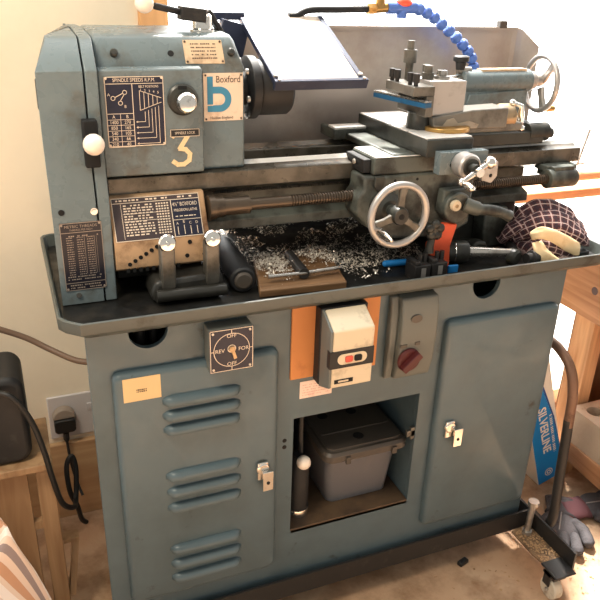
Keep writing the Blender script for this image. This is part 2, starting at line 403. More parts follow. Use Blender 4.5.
for cx in (1.068, .16):
    for cy in (-.185, .30):
        if cx < .5 and cy < 0: continue
        b = MB(); b.box(cx-.019, cx-.015, cy-.006, cy+.016, -.034, .003).box(cx+.015, cx+.019, cy-.006, cy+.016, -.034, .003).box(cx-.019, cx+.019, cy-.02, cy+.02, -.004, .003)
        f = b.build('castor', 'blacksteel', T)
        b = MB().rev([(0, .026), (.003, .029), (.023, .029), (.026, .026)], (cx-.013, cy, FZ+.029), (1, 0, 0), 28).m(1).cyl((cx-.021, cy, FZ+.029), (cx+.021, cy, FZ+.029), .005, n=12)
        b.build('wheel', ['castor', 'bolt'], f)
b = MB().cyl((1.085, -.05, .0105), (1.088, -.05, .105), .0085, n=16).cyl((1.088, -.05, .105), (1.088, -.05, .117), .014, n=20).cyl((1.085, -.05, .0105), (1.085, -.05, .02), .014, n=6)
b.build('jack_bolt', 'bolt', T)
hp = spline([(1.134, .07, .535), (1.134, .02, .53), (1.134, -.03, .50), (1.134, -.055, .44), (1.134, -.062, .35), (1.134, -.072, .20), (1.134, -.08, .09), (1.134, -.072, .045), (1.134, -.04, .03), (1.134, 0, .03)], 6)
b = MB(); n0 = len(b.bm.faces); b.tube(hp, .0125, 14)
for f in b.bm.faces:
    z = f.calc_center_median().z; f.material_index = 0 if z > .36 else 1
b.build('pull_handle', [mat('rusty_tube', srgb(122, 92, 74), .45, .3, wear=srgb(86, 62, 50), wscale=20), 'blacksteel'], T)

# ================================================================== STAND
ST = thing('machine_stand', (.55, .18, .01), 'blue-grey steel cabinet stand with two doors carrying the lathe', 'cabinet')
XL, XR, ZT, ZB = .01, 1.09, .764, .0105
b = MB().prism(rrect(XL, XR, ZB, ZT, .001, 1), 'y', 0, .012)
body = b.build('front_panel', 'stand', ST)
cut(body, MB().box(.417, .727, -.05, .05, .184, .493).build('c', 'gap'))
cut(body, MB().cyl((.122, -.05, .752), (.122, .10, .752), .036, n=40).build('c', 'gap'))
cut(body, MB().cyl((.868, -.05, .748), (.868, .10, .748), .036, n=40).build('c', 'gap'))
U0 = [(XL, .0125), (XL+.032, .37), (XR-.04, .37), (XR, .0125), (XR-.012, .0125), (XR-.05, .358), (XL+.05, .358), (XL+.012, .0125)]
MB().loft([[(x, y, ZB) for x, y in U0], [(x, y, ZT) for x, y in U0]]).build('cabinet_body', 'stand', ST, bevel=.002)
MB().box(.404, .417, .0125, .355, ZB, .62).build('partition', 'stand', ST)
MB().box(.727, .740, .0125, .355, ZB, .62).build('partition', 'stand', ST)
bv = body.modifiers.new('bevel', 'BEVEL'); bv.width = .003; bv.segments = 2; bv.limit_method = 'ANGLE'; bv.angle_limit = math.radians(60)
b = MB().cyl((.113, .05, .70), (.113, .05, .76), .011, n=12).cyl((.14, .05, .70), (.14, .05, .76), .008, n=12); b.build('drive_belt', 'rubber', ST)
b = MB().box(.418, .726, .0, .36, .176, .188); b.build('shelf', 'shelf', ST, bevel=.001)
def louvre(b, x0, x1, z):
    prof = [(-.0175, .012), (-.024, .0115), (-.031, .007), (-.034, 0), (-.032, -.006), (-.0175, -.0085)]
    rings = []
    for i in range(17):
        t = i/16; d = min(t, 1-t)*(x1-x0); s = min(1, math.sqrt(max(0, 1-(1-min(1, d/.022))**2))+.02)
        x = x0+(x1-x0)*t
        rings.append([(x, -.0175+(y+.0175)*s, z+dz*(.55+.45*s)) for y, dz in prof])
    b.loft(rings)
def door(x0, x1, z0, z1, louv, label=None):
    b = MB(); rr = rrect(x0, x1, z0, z1, .014, 4); r2 = rrect(x0+.010, x1-.010, z0+.010, z1-.010, .012, 4); r3 = rrect(x0+.004, x1-.004, z0+.004, z1-.004, .013, 4)
    b.loft([[(p[0], -.001, p[1]) for p in rr], [(p[0], -.009, p[1]) for p in rr], [(p[0], -.0155, p[1]) for p in r3], [(p[0], -.018, p[1]) for p in r2]])
    d = b.build('door', 'stand', ST, ang=60) if not louv else None
    if louv:
        for (xa, xb, z) in louv: louvre(b, xa, xb, z)
        d = b.build('door', 'stand', ST, ang=50)
    if label: d['label'] = label
    return d
lv = [(.136, .293, z) for z in (.605, .572, .539, .428, .388, .348, .236, .196, .157)]
D1 = door(.049, .376, .107, .677, lv, 'louvred door on the left of the stand')
D2 = door(.769, 1.079, .100, .674, None, 'plain door on the right of the stand')
b = MB(); b.tube([(.362, -.0005, .10), (.3785, -.0005, .12)], .0005)
b.bm.free()
def latch(D, x, z, fl):
    b = MB().rev([(0, .015), (.004, .016), (.010, .013)], (x, -.018, z), (0, -1, 0), 20).obox((x, -.022, z-.006), (1, 0, 0), (0, 1, 0), (0, 0, 1), .012, .004, .022)
    h = b.build('door_handle', 'chrome', D, bevel=.002)
    b = MB().obox((x+fl, -.033, z-.026), (1, 0, -.0), (0, 1, .15), (0, 0, 1), .0115, .004, .024).m(1).cyl((x+fl, -.0365, z-.03), (x+fl, -.0385, z-.03), .004, n=10)
    b.build('door_handle', ['chrome', 'gap'], D, bevel=.0025)
latch(D1, .340, .400, .008); latch(D2, .806, .398, .018)
p = Plate((.066, -.0182, .618), (.070, 0, .0), (0, 0, .050), .0005); p.scrib(.35, .45, .62, 2, .08, .05, 1, 3, 1); p.build('sticker', ['sticker', 'darkink'], D1)
# fittings above the opening
b = MB().box(.404, .60, -.006, -.0005, .594, .762); b.build('mounting_board', 'orange', ST, bevel=.001)
b = MB().box(.453, .556, -.035, -.0065, .59, .762); s0 = b.build('starter_base', 'black', ST, bevel=.003)
b = MB().prism([(-.0355, .588), (-.0825, .608), (-.0825, .733), (-.0355, .761)], 'x', .4545, .4598); b.build('side_cheek', 'grey_pl', s0, bevel=.001)
b = MB(); x0, x1 = .4565, .549
b.prism([(-.0355, .588), (-.083, .608), (-.083, .733), (-.0355, .761)], 'x', x0+.0035, x1)
sc = b.build('starter_cover', 'cream', s0, bevel=.003, seg=3)
sc['label'] = 'cream cover with red and black buttons'
b = MB().m(0).box(x0-.0025, x1+.0005, -.0843, -.070, .652, .690); b.m(1).prism(rrect(.470, .534, .660, .683, .0112), 'y', -.0856, -.0844)
b.m(2).prism(rrect(.486, .502, .665, .678, .003), 'y', -.088, -.0855).m(3).prism(rrect(.506, .522, .665, .678, .003), 'y', -.088, -.0855)
b.build('button_panel', ['black', 'cream', 'redbtn', 'gap'], s0)
pl = Plate((.466, -.0832, .617), (.041, 0, 0), (0, 0, .009), .0008); pl.rect(.2, .3, .75, .75, 1); pl.build('maker_mark', ['gap', 'cream'], s0)
p = Plate((.428, -.0006, .541), (.074, 0, 0), (0, 0, .041), .0005); p.scrib(.08, .76, .9, 5, .15, .05, 1, 5, .9); p.build('notice', ['paper', mat('faint_print', srgb(214, 170, 156), .7)], ST)
# isolator
b = MB(); xs, xe = .622, .728
pr = [(0, .556), (-.022, .560), (-.032, .60), (-.036, .66), (-.034, .72), (-.026, .752), (0, .756)]
b.prism(pr, 'x', xs+.018, xe)
b.prism([(0, .556), (-.012, .558), (-.018, .60), (-.020, .66), (-.019, .72), (-.013, .754), (0, .757)], 'x', xs, xs+.018)
iso = b.build('isolator_box', 'grey_pl', ST, bevel=.004, seg=3)
b = MB().rev([(0, .027), (.004, .028), (.008, .025)], (.663, -.0345, .612), (0, -1, 0), 28).obox((.663, -.047, .612), (.75, 0, .66), (0, 1, 0), (-.66, 0, .75), .026, .009, .008)
b.build('rotary_knob', 'red', iso, bevel=.002)
b = MB().prism([(.673+.013*math.cos(t*PI/12), .708+.009*math.sin(t*PI/12)) for t in range(24)], 'y', -.0372, -.034); b.build('isolator_mark', 'lid', iso)
MB().box(.640, .656, -.0372, -.034, .643, .650).build('isolator_mark', 'lid', iso); MB().box(.676, .687, -.0372, -.034, .645, .652).build('isolator_mark', 'lid', iso)
# rotary reversing switch
b = MB().box(.226, .312, -.038, -.0005, .662, .752); sw = b.build('reversing_switch', 'grey_pl', ST, bevel=.002)
p = Plate((.226, -.0385, .662), (.086, 0, 0), (0, 0, .090), .001)
p.frame(.01, .01, .99, .99, .0014).circ(.5, .5, .035, .0013).line(.5, .01, .5, .11, .0013).line(.5, .89, .5, .99, .0013).line(.01, .5, .10, .5, .0013).line(.90, .5, .99, .5, .0013)
p.text('OFF', .5, .83, .011).text('OFF', .5, .17, .011).text('REV', .23, .5, .011).text('FOR', .77, .5, .011).studs(.0024, 1, .08)
p.circ(.5, .53, .0075, .0018).b.m(2).cyl(p.P(.5, .53, .001), p.P(.5, .53, .006), .006, n=14).obox(p.P(.53, .44, .004), (.3, 0, -1), (0, 1, 0), (1, 0, .3), .012, .003, .003)
p.build('switch_dial', ['navy', 'ink', 'dial'], sw)
# small fixings and a door catch in the opening
for hz in (.442, .425): MB().cyl((.397, -.0006, hz), (.397, .001, hz), .005, n=14).build('hole', 'gap', ST)
b = MB().box(.706, .7268, .001, .010, .376, .392).box(.716, .7268, .001, .010, .368, .400); b.build('door_catch', 'leverm', ST, bevel=.001)

# ------------------ things in the opening
CR = thing('storage_box', (.59, .13, .188), 'cloudy plastic storage box with dark grey lid inside the stand opening', 'storage box')
b = MB()
def tap(x0, x1, y0, y1, z0, z1, k, r=.02):
    lo = rrect(x0+k, x1-k, y0+k, y1-k, r); hi = rrect(x0, x1, y0, y1, r)
    return [(p[0], p[1], z0) for p in lo], [(p[0], p[1], z1) for p in hi]
lo, hi = tap(.521, .712, .040, .288, .1885, .345, .014)
lo2, hi2 = tap(.525, .708, .044, .284, .192, .345, .014)
b.loft([hi2, lo2]); b.bm.faces.ensure_lookup_table()
b = MB(); b.loft([hi2, lo2, lo, hi], cap=False, closed=True)
b.m(0).loft([[(p[0], p[1], .1885) for p in lo], [(p[0], p[1], .1935) for p in lo]])
b.build('tub', 'clear', CR)
b = MB()
oo = rrect(.506, .722, .012, .30, .024)
oi = rrect(.518, .710, .026, .288, .018)
b.loft([[(p[0], p[1], .338) for p in oo], [(p[0], p[1], .354) for p in oo], [(p[0], p[1], .361) for p in rrect(.512, .716, .018, .294, .02)], [(p[0], p[1], .361) for p in oi], [(p[0], p[1], .366) for p in oi]])
for yy in (.085, .185): b.box(.525, .703, yy, yy+.006, .364, .369)
b.m(1)
for xx, yy in ((.560, .160), (.637, .158), (.608, .058)): b.cyl((xx, yy, .3662), (xx, yy, .3675), .013, n=20)
b.m(0).box(.555, .567, .007, .014, .332, .350).box(.675, .687, .007, .014, .332, .350)
b.build('box_lid', ['lid', 'gap'], CR, bevel=.002)
BT = thing('oil_bottle', (.462, .06, .188), 'dark cylinder with a white knob beside the storage box', 'bottle')
b = MB().rev([(0, .027), (.02, .028), (.022, .026), (.125, .026), (.14, .02), (.165, .014)], (.455, .055, .1885), (0, 0, 1), 24); b.build('body', 'black', BT)
b = MB().sph((.455, .024, .352), .0165); b.m(1).cyl((.455, .024, .35), (.455, .05, .345), .006, n=10); b.build('knob', ['ivory', 'black'], BT)
b = MB().rev([(0, .029), (.016, .029), (.02, .0275)], (.455, .055, .1887), (0, 0, 1), 24); b.build('base_ring', 'chrome', BT)
b = MB().tube([(.462, .06, .35), (.465, .07, .40), (.466, .075, .47)], .006); b.build('stem', 'blacksteel', BT)

# ================================================================== CHIP TRAY
TR = thing('chip_tray', (.58, .2, .765), 'black-floored steel chip tray with grey rim under the lathe', 'tray')
def traypoly(o):
    x0, x1, y0, y1 = -.032-o, 1.195+o, -.04-o, .455+o; c = .034; k = .02
    return [(x0, y0+c+.006), (x0+.010, y0+.022), (x0+c, y0), (x1-c, y0), (x1-.010, y0+.022), (x1, y0+c+.006), (x1, y1-k), (x1-.006, y1-.006), (x1-k, y1), (x0+k, y1), (x0+.006, y1-.006), (x0, y1-k)]
def tp(o, z): return [(p[0], p[1], z) for p in traypoly(o)]
b = MB()
b.loft([tp(-.03, .7645), tp(-.012, .768), tp(-.001, .778), tp(0, .781), tp(0, .800), tp(-.003, .8015), tp(-.006, .800), tp(-.012, .7755)], cap=False); b.bm.faces.new([b.bm.verts.new(p) for p in tp(-.03, .7645)])
b.build('rim', 'rimpaint', TR)
b = MB().loft([tp(-.0105, .7705), tp(-.0115, .7755)]); b.build('tray_floor', 'tray', TR)

# ================================================================== LATHE
LA = thing('metal_lathe', (.5, .25, .776), 'blue-grey metalworking lathe standing in the black chip tray', 'lathe')
# --- bed
prof = [(.15, .966), (.15, .998), (.170, 1.0), (.183, 1.010), (.196, 1.0), (.215, 1.0), (.215, .965), (.305, .965), (.305, 1.0), (.325, 1.0), (.337, 1.009), (.349, 1.0), (.362, .998), (.362, .966), (.335, .957), (.165, .957)]
b = MB().prism(prof, 'x', .09, 1.205); bed = b.build('bed', ['way'], LA, bevel=.0015)
b = MB().prism([(.1715, 1.0005), (.1828, 1.0112), (.1845, 1.0112), (.1955, 1.0008)], 'x', .364, 1.204); b.build('vee_way', 'topsteel', bed)
b = MB().prism([(.185, .957), (.185, .905), (.158, .895), (.158, .875), (.355, .875), (.355, .895), (.33, .905), (.33, .957)], 'x', .09, 1.075)
b.build('bed_web', 'cast', bed, bevel=.002)
b = MB().box(.30, .80, .176, .1845, .948, .956)
for i in range(100): b.box(.30+i*.005, .3025+i*.005, .172, .176, .948, .956)
b.build('rack', 'castdark', bed)
b = MB().prism([(.18, .776), (.185, .875), (.325, .875), (.33, .776)], 'x', .86, 1.065).box(.845, 1.075, .165, .345, .776, .786); b.build('foot', 'castdark', bed, bevel=.003)
b = MB().prism([(.945, .776), (.940, .872), (1.004, .872), (1.012, .776)], 'y', .135, .1795); b.build('foot_pad', 'cast', bed, bevel=.004)
b = MB().prism([(.20, .776), (.205, .875), (.325, .875), (.33, .776)], 'x', .10, .275); b.build('foot', 'castdark', bed, bevel=.003)
# lead screw
b = MB(); pr = [(0, .018), (.055, .018), (.055, .012), (.14, .012)]
t = .14
while t < .80:
    pr += [(t, .0122), (t+.0022, .0122), (t+.003, .0098), (t+.0052, .0098)]; t += .006
pr += [(.83, .0115)]
b.rev(pr, (.30, .12, .937), (1, 0, 0), 18); ls = b.build('lead_screw', ['rod'], LA, ang=40)
b = MB().rev([(0, .024), (.012, .024), (.012, .021), (.03, .021)], (.272, .12, .937), (1, 0, 0), 24); b.build('collar', 'rod', ls)
b = MB().cyl((1.088, .12, .937), (1.168, .12, .937), .0225, n=28).box(1.10, 1.160, .11, .17, .937, .966).box(1.09, 1.180, .125, .17, .952, .9655); b.build('end_bearing', 'cast', ls, bevel=.002)
# --- headstock
b = MB().prism([(.165, 1.0), (.165, 1.193), (.192, 1.240), (.205, 1.247), (.30, 1.2515), (.365, 1.2515), (.385, 1.20), (.385, 1.0)], 'x', .0875, .362)
b.bm.verts.ensure_lookup_table()
for v in b.bm.verts:
    if v.co.z > 1.2 and v.co.x > .3: v.co.x -= .016
hs = b.build('headstock', 'paint', LA, bevel=.006, seg=3)
b = MB().prism([(.1665, 1.002), (.146, 1.002), (.146, 1.192), (.1665, 1.196)], 'x', .0875, .274); b.build('front_cover', 'paint', hs, bevel=.003)
p = Plate((.097, .1458, 1.058), (.104, 0, 0), (0, 0, .123), .001)
p.frame(0, 0, 1, 1, .0014).line(0, .90, 1, .90, .001).line(.46, 0, .46, .90, .0012).line(0, .48, .46, .48, .001)
p.text('SPINDLE SPEEDS R.P.M.', .5, .948, .0088, sx=.85).text('BELT POSITIONS', .74, .855, .006, sx=.8)
for i, (a, c) in enumerate([('A', 'B'), ('1400', '270'), ('850', '165'), ('540', '105'), ('340', '66'), ('210', '40')]):
    y = .435-i*.08; p.text(a, .12, y, .0085, sx=.9).text(c, .35, y, .0085, sx=.9).line(0, y-.04, .46, y-.04, .0008)
p.line(.235, 0, .235, .48, .0008)
p.circ(.13, .70, .0035, .001).circ(.33, .78, .0035, .001).circ(.25, .63, .0035, .001).line(.16, .71, .30, .77, .0012).line(.25, .66, .32, .75, .001).text('A', .06, .75, .007).text('B', .33, .58, .007)
for i in range(5):
    a = .58+i*.075; h = .14-.022*i
    p.line(a, .66-h, a, .66+h, .0009).line(a, .66+h, a+.075, .66+h-.022, .0009).line(a, .66-h, a+.075, .66-h+.022, .0009)
    y = .355-i*.08
    p.line(.52, y, .66+i*.06, y, .0009).line(.66+i*.06, y, .66+i*.06, .50+.02*i, .0009).line(.50, y, .53, y+.012, .0009).line(.50, y, .53, y-.012, .0009)
    p.text('12345'[i], a+.02, .81-.01*i, .006)
p.studs(.002, 1, .03); p.build('speed_plate', ['navy', 'ink'], hs)
b = MB().rev([(0, .028), (.005, .0285), (.008, .025)], (.235, .1455, 1.139), (0, -1, 0), 36).m(1).rev([(0, .0185), (.004, .019), (.022, .0185), (.027, .015), (.028, .008)], (.2365, .138, 1.137), (0, -1, 0), 32)
b.m(2).box(.226, .242, .1365, .138, 1.1575, 1.164); b.build('spindle_lock_knob', ['castdark', 'chrome', 'gap'], hs)
p = Plate((.210, .1458, 1.071), (.055, 0, 0), (0, 0, .014), .001); p.frame(0, 0, 1, 1, .001).text('SPINDLE LOCK', .5, .5, .0068, sx=.85); p.build('lock_plate', ['black', 'ink'], hs)
b = MB()
def stroke(P, w):
    for k, ((x0, z0), (x1, z1)) in enumerate(zip(P[:-1], P[1:])):
        d = Vector((x1-x0, 0, z1-z0)).normalized(); e = Vector((-d.z, 0, d.x))*w/2; yy = .1455-.0001*(k+len(P)); p0 = Vector((x0, yy, z0))-d*w*.3; p1 = Vector((x1, yy, z1))+d*w*.3
        b.loft([[p0-e, p1-e, p1+e, p0+e], [q+Vector((0, .0006, 0)) for q in (p0-e, p1-e, p1+e, p0+e)]])
stroke([(.214, 1.072), (.216, 1.075), (.244, 1.074), (.227, 1.049)], .0085)
stroke([(.227, 1.049), (.238, 1.047), (.246, 1.038), (.244, 1.026), (.234, 1.019), (.222, 1.019), (.214, 1.025)], .0085)
b.build('painted_number', 'white3', hs, flat=True)
p = Plate((.280, .1645, 1.094), (.077, 0, 0), (0, 0, .088), .001)
p.text('Boxford', .62, .865, .0175, 2, sx=.84).text('Halifax England', .45, .065, .0078, 2, sx=.95)
p.rect(.09, .35, .235, .93, 1).rect(.09, .195, .235, .325, 1)
p.circ(.40, .455, .0170, .0125, 1, .0004, 30, -PI/2, PI/2).rect(.235, .191, .40, .333, 1).rect(.235, .577, .40, .719, 1)
# join the arms of the b
p.studs(.002, 2, .05); p.build('maker_badge', ['badge', 'badgeblue', 'darkink'], hs)
sl = Vector((0, .030, .049)).normalized()
p = Plate(Vector((.249, .1672, 1.1982)), (.074, 0, 0), sl*.046, .001)
p.scrib(.18, .80, .82, 5, .15, .05, 1, 11, .9).studs(.002, 1, .05); p.build('data_plate', ['tanplate', 'darkink'], hs)
nrm = Vector((0, -.853, .522))
b = MB(); c = Vector((.224, .178, 1.2155)); b.cyl(c, c+nrm*.0008, .0058, n=18); b.build('oil_hole', 'gap', hs)
for x in (.338, .122):
    c = Vector((x, .178 if x > .2 else .178, 1.2155)); b = MB().rev([(0, .007), (.007, .007), (.009, .005)], c, nrm, 18); b.build('oil_cap', 'castdark', hs)
# top lever
b = MB().rev([(0, .024), (.006, .024), (.008, .019), (.03, .019), (.034, .015)], (.303, .25, 1.2465), (0, 0, 1), 28); lv_ = b.build('speed_lever', 'chrome', hs)
b = MB().obox((.283, .248, 1.279), (1, 0, -.1), (0, 1, 0), (.1, 0, 1), .024, .020, .012).tube([(.27, .25, 1.281), (.21, .24, 1.293)], .0065).obox((.333, .27, 1.264), (.55, 0, -.83), (0, 1, 0), (.83, 0, .55), .026, .014, .005); b.build('lever_arm', 'black', lv_, bevel=.003)
b = MB().sph((.192, .237, 1.297), .0175); b.build('lever_ball', 'ivory', lv_)
# --- gear cover
def gc(x0, x1, left=False):
    P = [(.10, .777), (.10, .975), (.125, 1.07), (.125, 1.193), (.165, 1.240), (.180, 1.246), (.30, 1.252), (.40, 1.250), (.42, 1.19), (.42, .777)]
    r = [[(x1, y, z) for y, z in P]]
    if left:
        r.append([(x0+(.024 if z > 1.2 else 0)+(.055 if y > .2 else 0), y, z) for y, z in P])
    else: r.append([(x0, y, z) for y, z in P])
    return MB().loft(r)
gd = gc(-.016, .0605, True).build('gear_cover', 'paint', LA, bevel=.003)
gi = gc(.0635, .0845).build('inner_cover', 'paint', LA, bevel=.002)
b = MB().box(.050, .0865, .19, .395, .778, 1.225); b.build('inner_case', 'gap', gi)
b = MB().box(.050, .076, .104, .126, 1.032, 1.115); gl = b.build('cover_latch', 'gap', gd, bevel=.003)
b = MB().sph((.064, .082, 1.078), .0185).cyl((.064, .082, 1.078), (.064, .11, 1.075), .007, n=12); b.build('latch_ball', 'ivory', gl)
b = MB().cyl((.000, .1005, .957), (.0, .099, .957), .0055, n=16); b.build('hole', 'gap', gd)
b = MB().rev([(0, .0065), (.001, .0065), (.001, .0045), (.004, .004)], (.056, .0998, .955), (0, -1, 0), 20); b.build('screw', ['chrome'], gd)
b = MB().rev([(0, .005), (.003, .005)], (.015, .0998, .796), (0, -1, 0), 16); b.build('screw', 'chrome', gd)
b = MB().box(-.0165, -.008, .132, .150, 1.13, 1.18); b.build('hinge', 'castdark', gd, bevel=.002)
p = Plate((-.0065, .0998, .806), (.073, 0, 0), (0, 0, .131), .001)
p.frame(0, 0, 1, 1, .0013).line(0, .86, 1, .86, .0012).line(0, .115, 1, .115, .0012)
p.text('METRIC THREADS', .5, .945, .0075, sx=.95).text('THREADS PER INCH', .5, .895, .005, sx=.9)
for k, a in enumerate((.13, .38, .62)):
    for i in range(17): p.scrib(a, .78-i*.034, a+.16, 1, 1, .012, 1, k*50+i, 1)
p.line(.56, .24, .56, .80, .0006).line(.80, .24, .80, .80, .0006).line(.85, .24, .85, .80, .0004)
p.scrib(.1, .80, .9, 1, 1, .018, 1, 2, .7).scrib(.08, .20, .9, 2, .04, .016, 1, 77, .9).scrib(.12, .07, .88, 2, .04, .018, 1, 9, .9).studs(.002, 1, .05)
p.build('thread_chart', [mat('dark_plate', srgb(22, 20, 32), .4), mat('dim_lettering', srgb(150, 136, 124), .5)], gd)
# --- gearbox
x0, x1 = .0865, .268
b = MB().prism([(.138, .967), (.097, .889), (.095, .838), (.12, .826), (.20, .826), (.20, .967)], 'x', x0, x1); gb = b.build('quick_change_gearbox', 'tanworn', LA, bevel=.002)
sv = Vector((0, .041, .078)).normalized()
p = Plate(Vector((.0905, .0978, .8915)), (.166, 0, 0), sv*.082, .001)
p.frame(0, 0, 1, 1, .0013).line(0, .88, 1, .88, .0012).rect(.665, .01, .99, .87, 3, .0002).line(.665, 0, .665, .88, .0014).line(.665, .40, .99, .40, .001).line(.10, .05, .10, .86, .0008)
p.scrib(.05, .92, .95, 1, 1, .035, 1, 21, .7).rect(.11, .45, .64, .46, 1).rect(.11, .62, .64, .63, 1)
for r in range(12):
    p.scrib(.125, .80-r*.062, .46, 1, 1, .030, 1, 40+r, .95)
    for cidx in range(5): p.rect(.49+cidx*.031, .80-r*.062, .51+cidx*.031, .832-r*.062, 1)
p.text('4½" BOXFORD', .825, .76, .0105, sx=.68).text('PRECISION LATHE', .825, .62, .0075, sx=.74).scrib(.70, .47, .95, 1, 1, .02, 1, 88, .8)
for i, l in enumerate('ABCD'): p.line(.71+i*.075, .05, .71+i*.075, .24+.03*(i == 1), .0012).text(l, .71+i*.075, .31+.03*(i == 1), .007)
p.build('gearbox_chart', [mat('brown_plate', srgb(64, 54, 56), .4), 'ink', 'darkink', 'navy'], gb)
b = MB()
for i in range(6): MB().cyl((.112+i*.0105, .0965,   .847+i*.0060), (.112+i*.0105, .0945, .847+i*.0060), .0040, n=14).build('hole', 'gap', gb)
for px, pz in ((.228, .880), (.222, .853), (.256, .853)): MB().cyl((px, .0965, pz), (px, .0940, pz), .0042, n=14).build('hole', 'gap', gb)
for i in range(9): MB().box(.105+i*.012, .111+i*.012, .0938, .10, .831, .839).build('notch', 'gap', gb)
b.bm.free()
for lx in (.1755, .2605):
    b = MB().prism([(.062, .79), (.048, .82), (.050, .89), (.060, .905), (.074, .895), (.078, .80)], 'x', lx-.0135, lx+.0135); tl = b.build('tumbler_lever', 'leverm', gb, bevel=.003)
    b = MB().rev([(0, .013), (.004, .0155), (.012, .0165), (.016, .014), (.018, .0045), (.021, .004)], (lx-.001, .058, .899), (0, -1, .12), 28); b.build('lever_knob', 'chrome', tl)
b = MB().prism([(.140, .792), (.150, .776), (.278, .776), (.286, .80), (.28, .826), (.15, .822)], 'y', .055, .13); b.build('lever_housing', 'oily', gb, bevel=.010, seg=3)
b = MB().cyl((.150, .05, .795), (.285, .05, .793), .012, n=18); b.build('lever_shaft', 'oily', gb)
# --- chuck
b = MB().rev([(0, .05), (.006, .062), (.022, .062), (.024, .05)], (.385, .25, 1.142), (1, 0, 0), 40)
for i in range(6):
    a = i*PI/3+.3; b.m(1).cyl((.384, .25+.052*math.cos(a), 1.142+.052*math.sin(a)), (.378, .25+.052*math.cos(a), 1.142+.052*math.sin(a)), .006, n=12)
b.m(0).cyl((.36, .25, 1.142), (.386, .25, 1.142), .035)
ck = b.build('chuck_backplate', ['black', 'bolt'], LA, bevel=.001)
b = MB().rev([(0, .053), (.004, .0555), (.065, .0555), (.07, .052), (.071, .02), (.05, .019)], (.409, .25, 1.142), (1, 0, 0), 48)
b.build('chuck_body', 'black', ck)
for i in range(3):
    a = i*2*PI/3+.9; e = Vector((0, math.cos(a), math.sin(a))); tt = Vector((0, -math.sin(a), math.cos(a)))
    b = MB().obox(Vector((.484, .25, 1.142))+e*.036, (1, 0, 0), e, tt, .007, .015, .007); b.build('chuck_jaw', 'blacksteel', ck, bevel=.001)
# --- chuck guard
GA, GB = Vector((0, .150, 1.160)), Vector((0, .385, 1.268)); gv = (GB-GA).normalized(); gn = Vector((1, 0, 0)).cross(gv)
b = MB()
for x in (.424, .606): b.obox(Vector((x, 0, 0))+(GA+GB)/2, (1, 0, 0), gv, gn, .006, (GB-GA).length/2, .006)
b.obox(Vector((.515, 0, 0))+GA, (1, 0, 0), gv, gn, .100, .005, .010)
gf = b.build('chuck_guard', 'guardblue', LA, bevel=.0015); gf['label'] = 'tilted clear guard in a dark blue frame'
b = MB().obox(Vector((.515, 0, 0))+(GA+GB)/2+gn*.003, (1, 0, 0), gv, gn, .086, (GB-GA).length/2, .0015); b.build('guard_screen', 'guardscreen', gf)
b = MB()
for x in (.424, .606):
    c = Vector((x, 0, 0))+GA+gv*.02; MB().cyl(c, c+gn*.010, .0045, n=12).build('screw', 'bolt', gf); c = Vector((x, 0, 0))+GA-gv*.0; MB().cyl(c, c+gn*.013, .003, n=10).build('screw', 'bolt', gf)
b.bm.free()
b = MB().box(.345, .43, .375, .388, 1.262, 1.277).obox((.395, .36, 1.225), (1, 0, -.25), (0, 1, 0), (.25, 0, 1), .03, .012, .035).tube([(.315, .30, 1.262), (.345, .36, 1.262)], .009); b.build('guard_arm', 'guardblue', gf, bevel=.002)
# --- carriage
b = MB().box(.612, .80, .088, .19, .985, 1.021).box(.655, .83, .09, .40, 1.0105, 1.026).box(.625, .80, .315, .395, 1.0105, 1.034)
sd = b.build('saddle', 'cast', LA, bevel=.003)
b = MB().box(.625, .72, .312, .35, 1.034, 1.040); b.build('slide_cover', 'topsteel', sd, bevel=.002)
b = MB().box(.594, .611, .100, .185, .988, 1.016).m(1).cyl((.590, .14, 1.004), (.594, .14, 1.004), .006, n=12); b.build('way_wiper', ['black', 'bolt'], sd, bevel=.004)
b = MB().box(.614, .79, .086, .188, 1.0212, 1.0225); b.build('wing_top', 'topsteel', sd)
b = MB().box(.705, .815, .045, .355, 1.0265, 1.0615); cs = b.build('cross_slide', 'castdark', LA, bevel=.0015)
b = MB()
for y0, y1 in ((.05, .125), (.131, .20), (.206, .275), (.281, .350)): b.box(.706, .814, y0, y1, 1.0616, 1.0646)
b.build('slide_top', 'topsteel', cs, bevel=.001)
b = MB().box(.725, .838, .022, .044, .995, 1.040).m(1).cyl((.752, .0215, 1.014), (.752, .0225, 1.014), .004, n=12); b.build('screw_bracket', ['paint', 'gap'], cs, bevel=.003)
b = MB().rev([(0, .024), (.004, .026), (.03, .026), (.034, .023)], (.775, .022, 1.016), (0, -1, 0), 32).m(1).rev([(0, .018), (.004, .018), (.004, .010), (.02, .010)], (.775, -.012, 1.016), (0, -1, 0), 20); b.build('dial', ['satin', 'castdark'], cs)
b = MB(); hc = Vector((.778, -.030, 1.012)); b.rev([(0, .009), (.012, .0105), (.02, .009)], hc+Vector((0, .008, 0)), (0, -1, 0), 18)
e = Vector((.025, 0, .015)); b.tube([hc-e*1.25, hc-e*.5, hc, hc+e*.6, hc+e*1.0], [.0055, .0065, .008, .006, .008], 14).sph(hc+e*1.1, .0125).sph(hc-e*1.3, .0085)
hb = hc-e*1.3; b.rev([(0, .004), (.008, .006), (.022, .0085), (.034, .006), (.038, .001)], hb, (.1, -1, -.15), 16); b.build('ball_crank', 'chrome', cs)
b = MB().prism([(.812, .985), (.812, 1.012), (.822, 1.022), (.846, 1.022), (.848, .992), (.836, .978)], 'y', -.004, .006).cyl((.83, .005, 1.005), (.83, .023, 1.008), .008, n=12).m(1).cyl((.832, -.005, .994), (.832, -.0038, .994), .004, n=12); b.build('clamp_plate', ['satin', 'gap'], cs, bevel=.002)
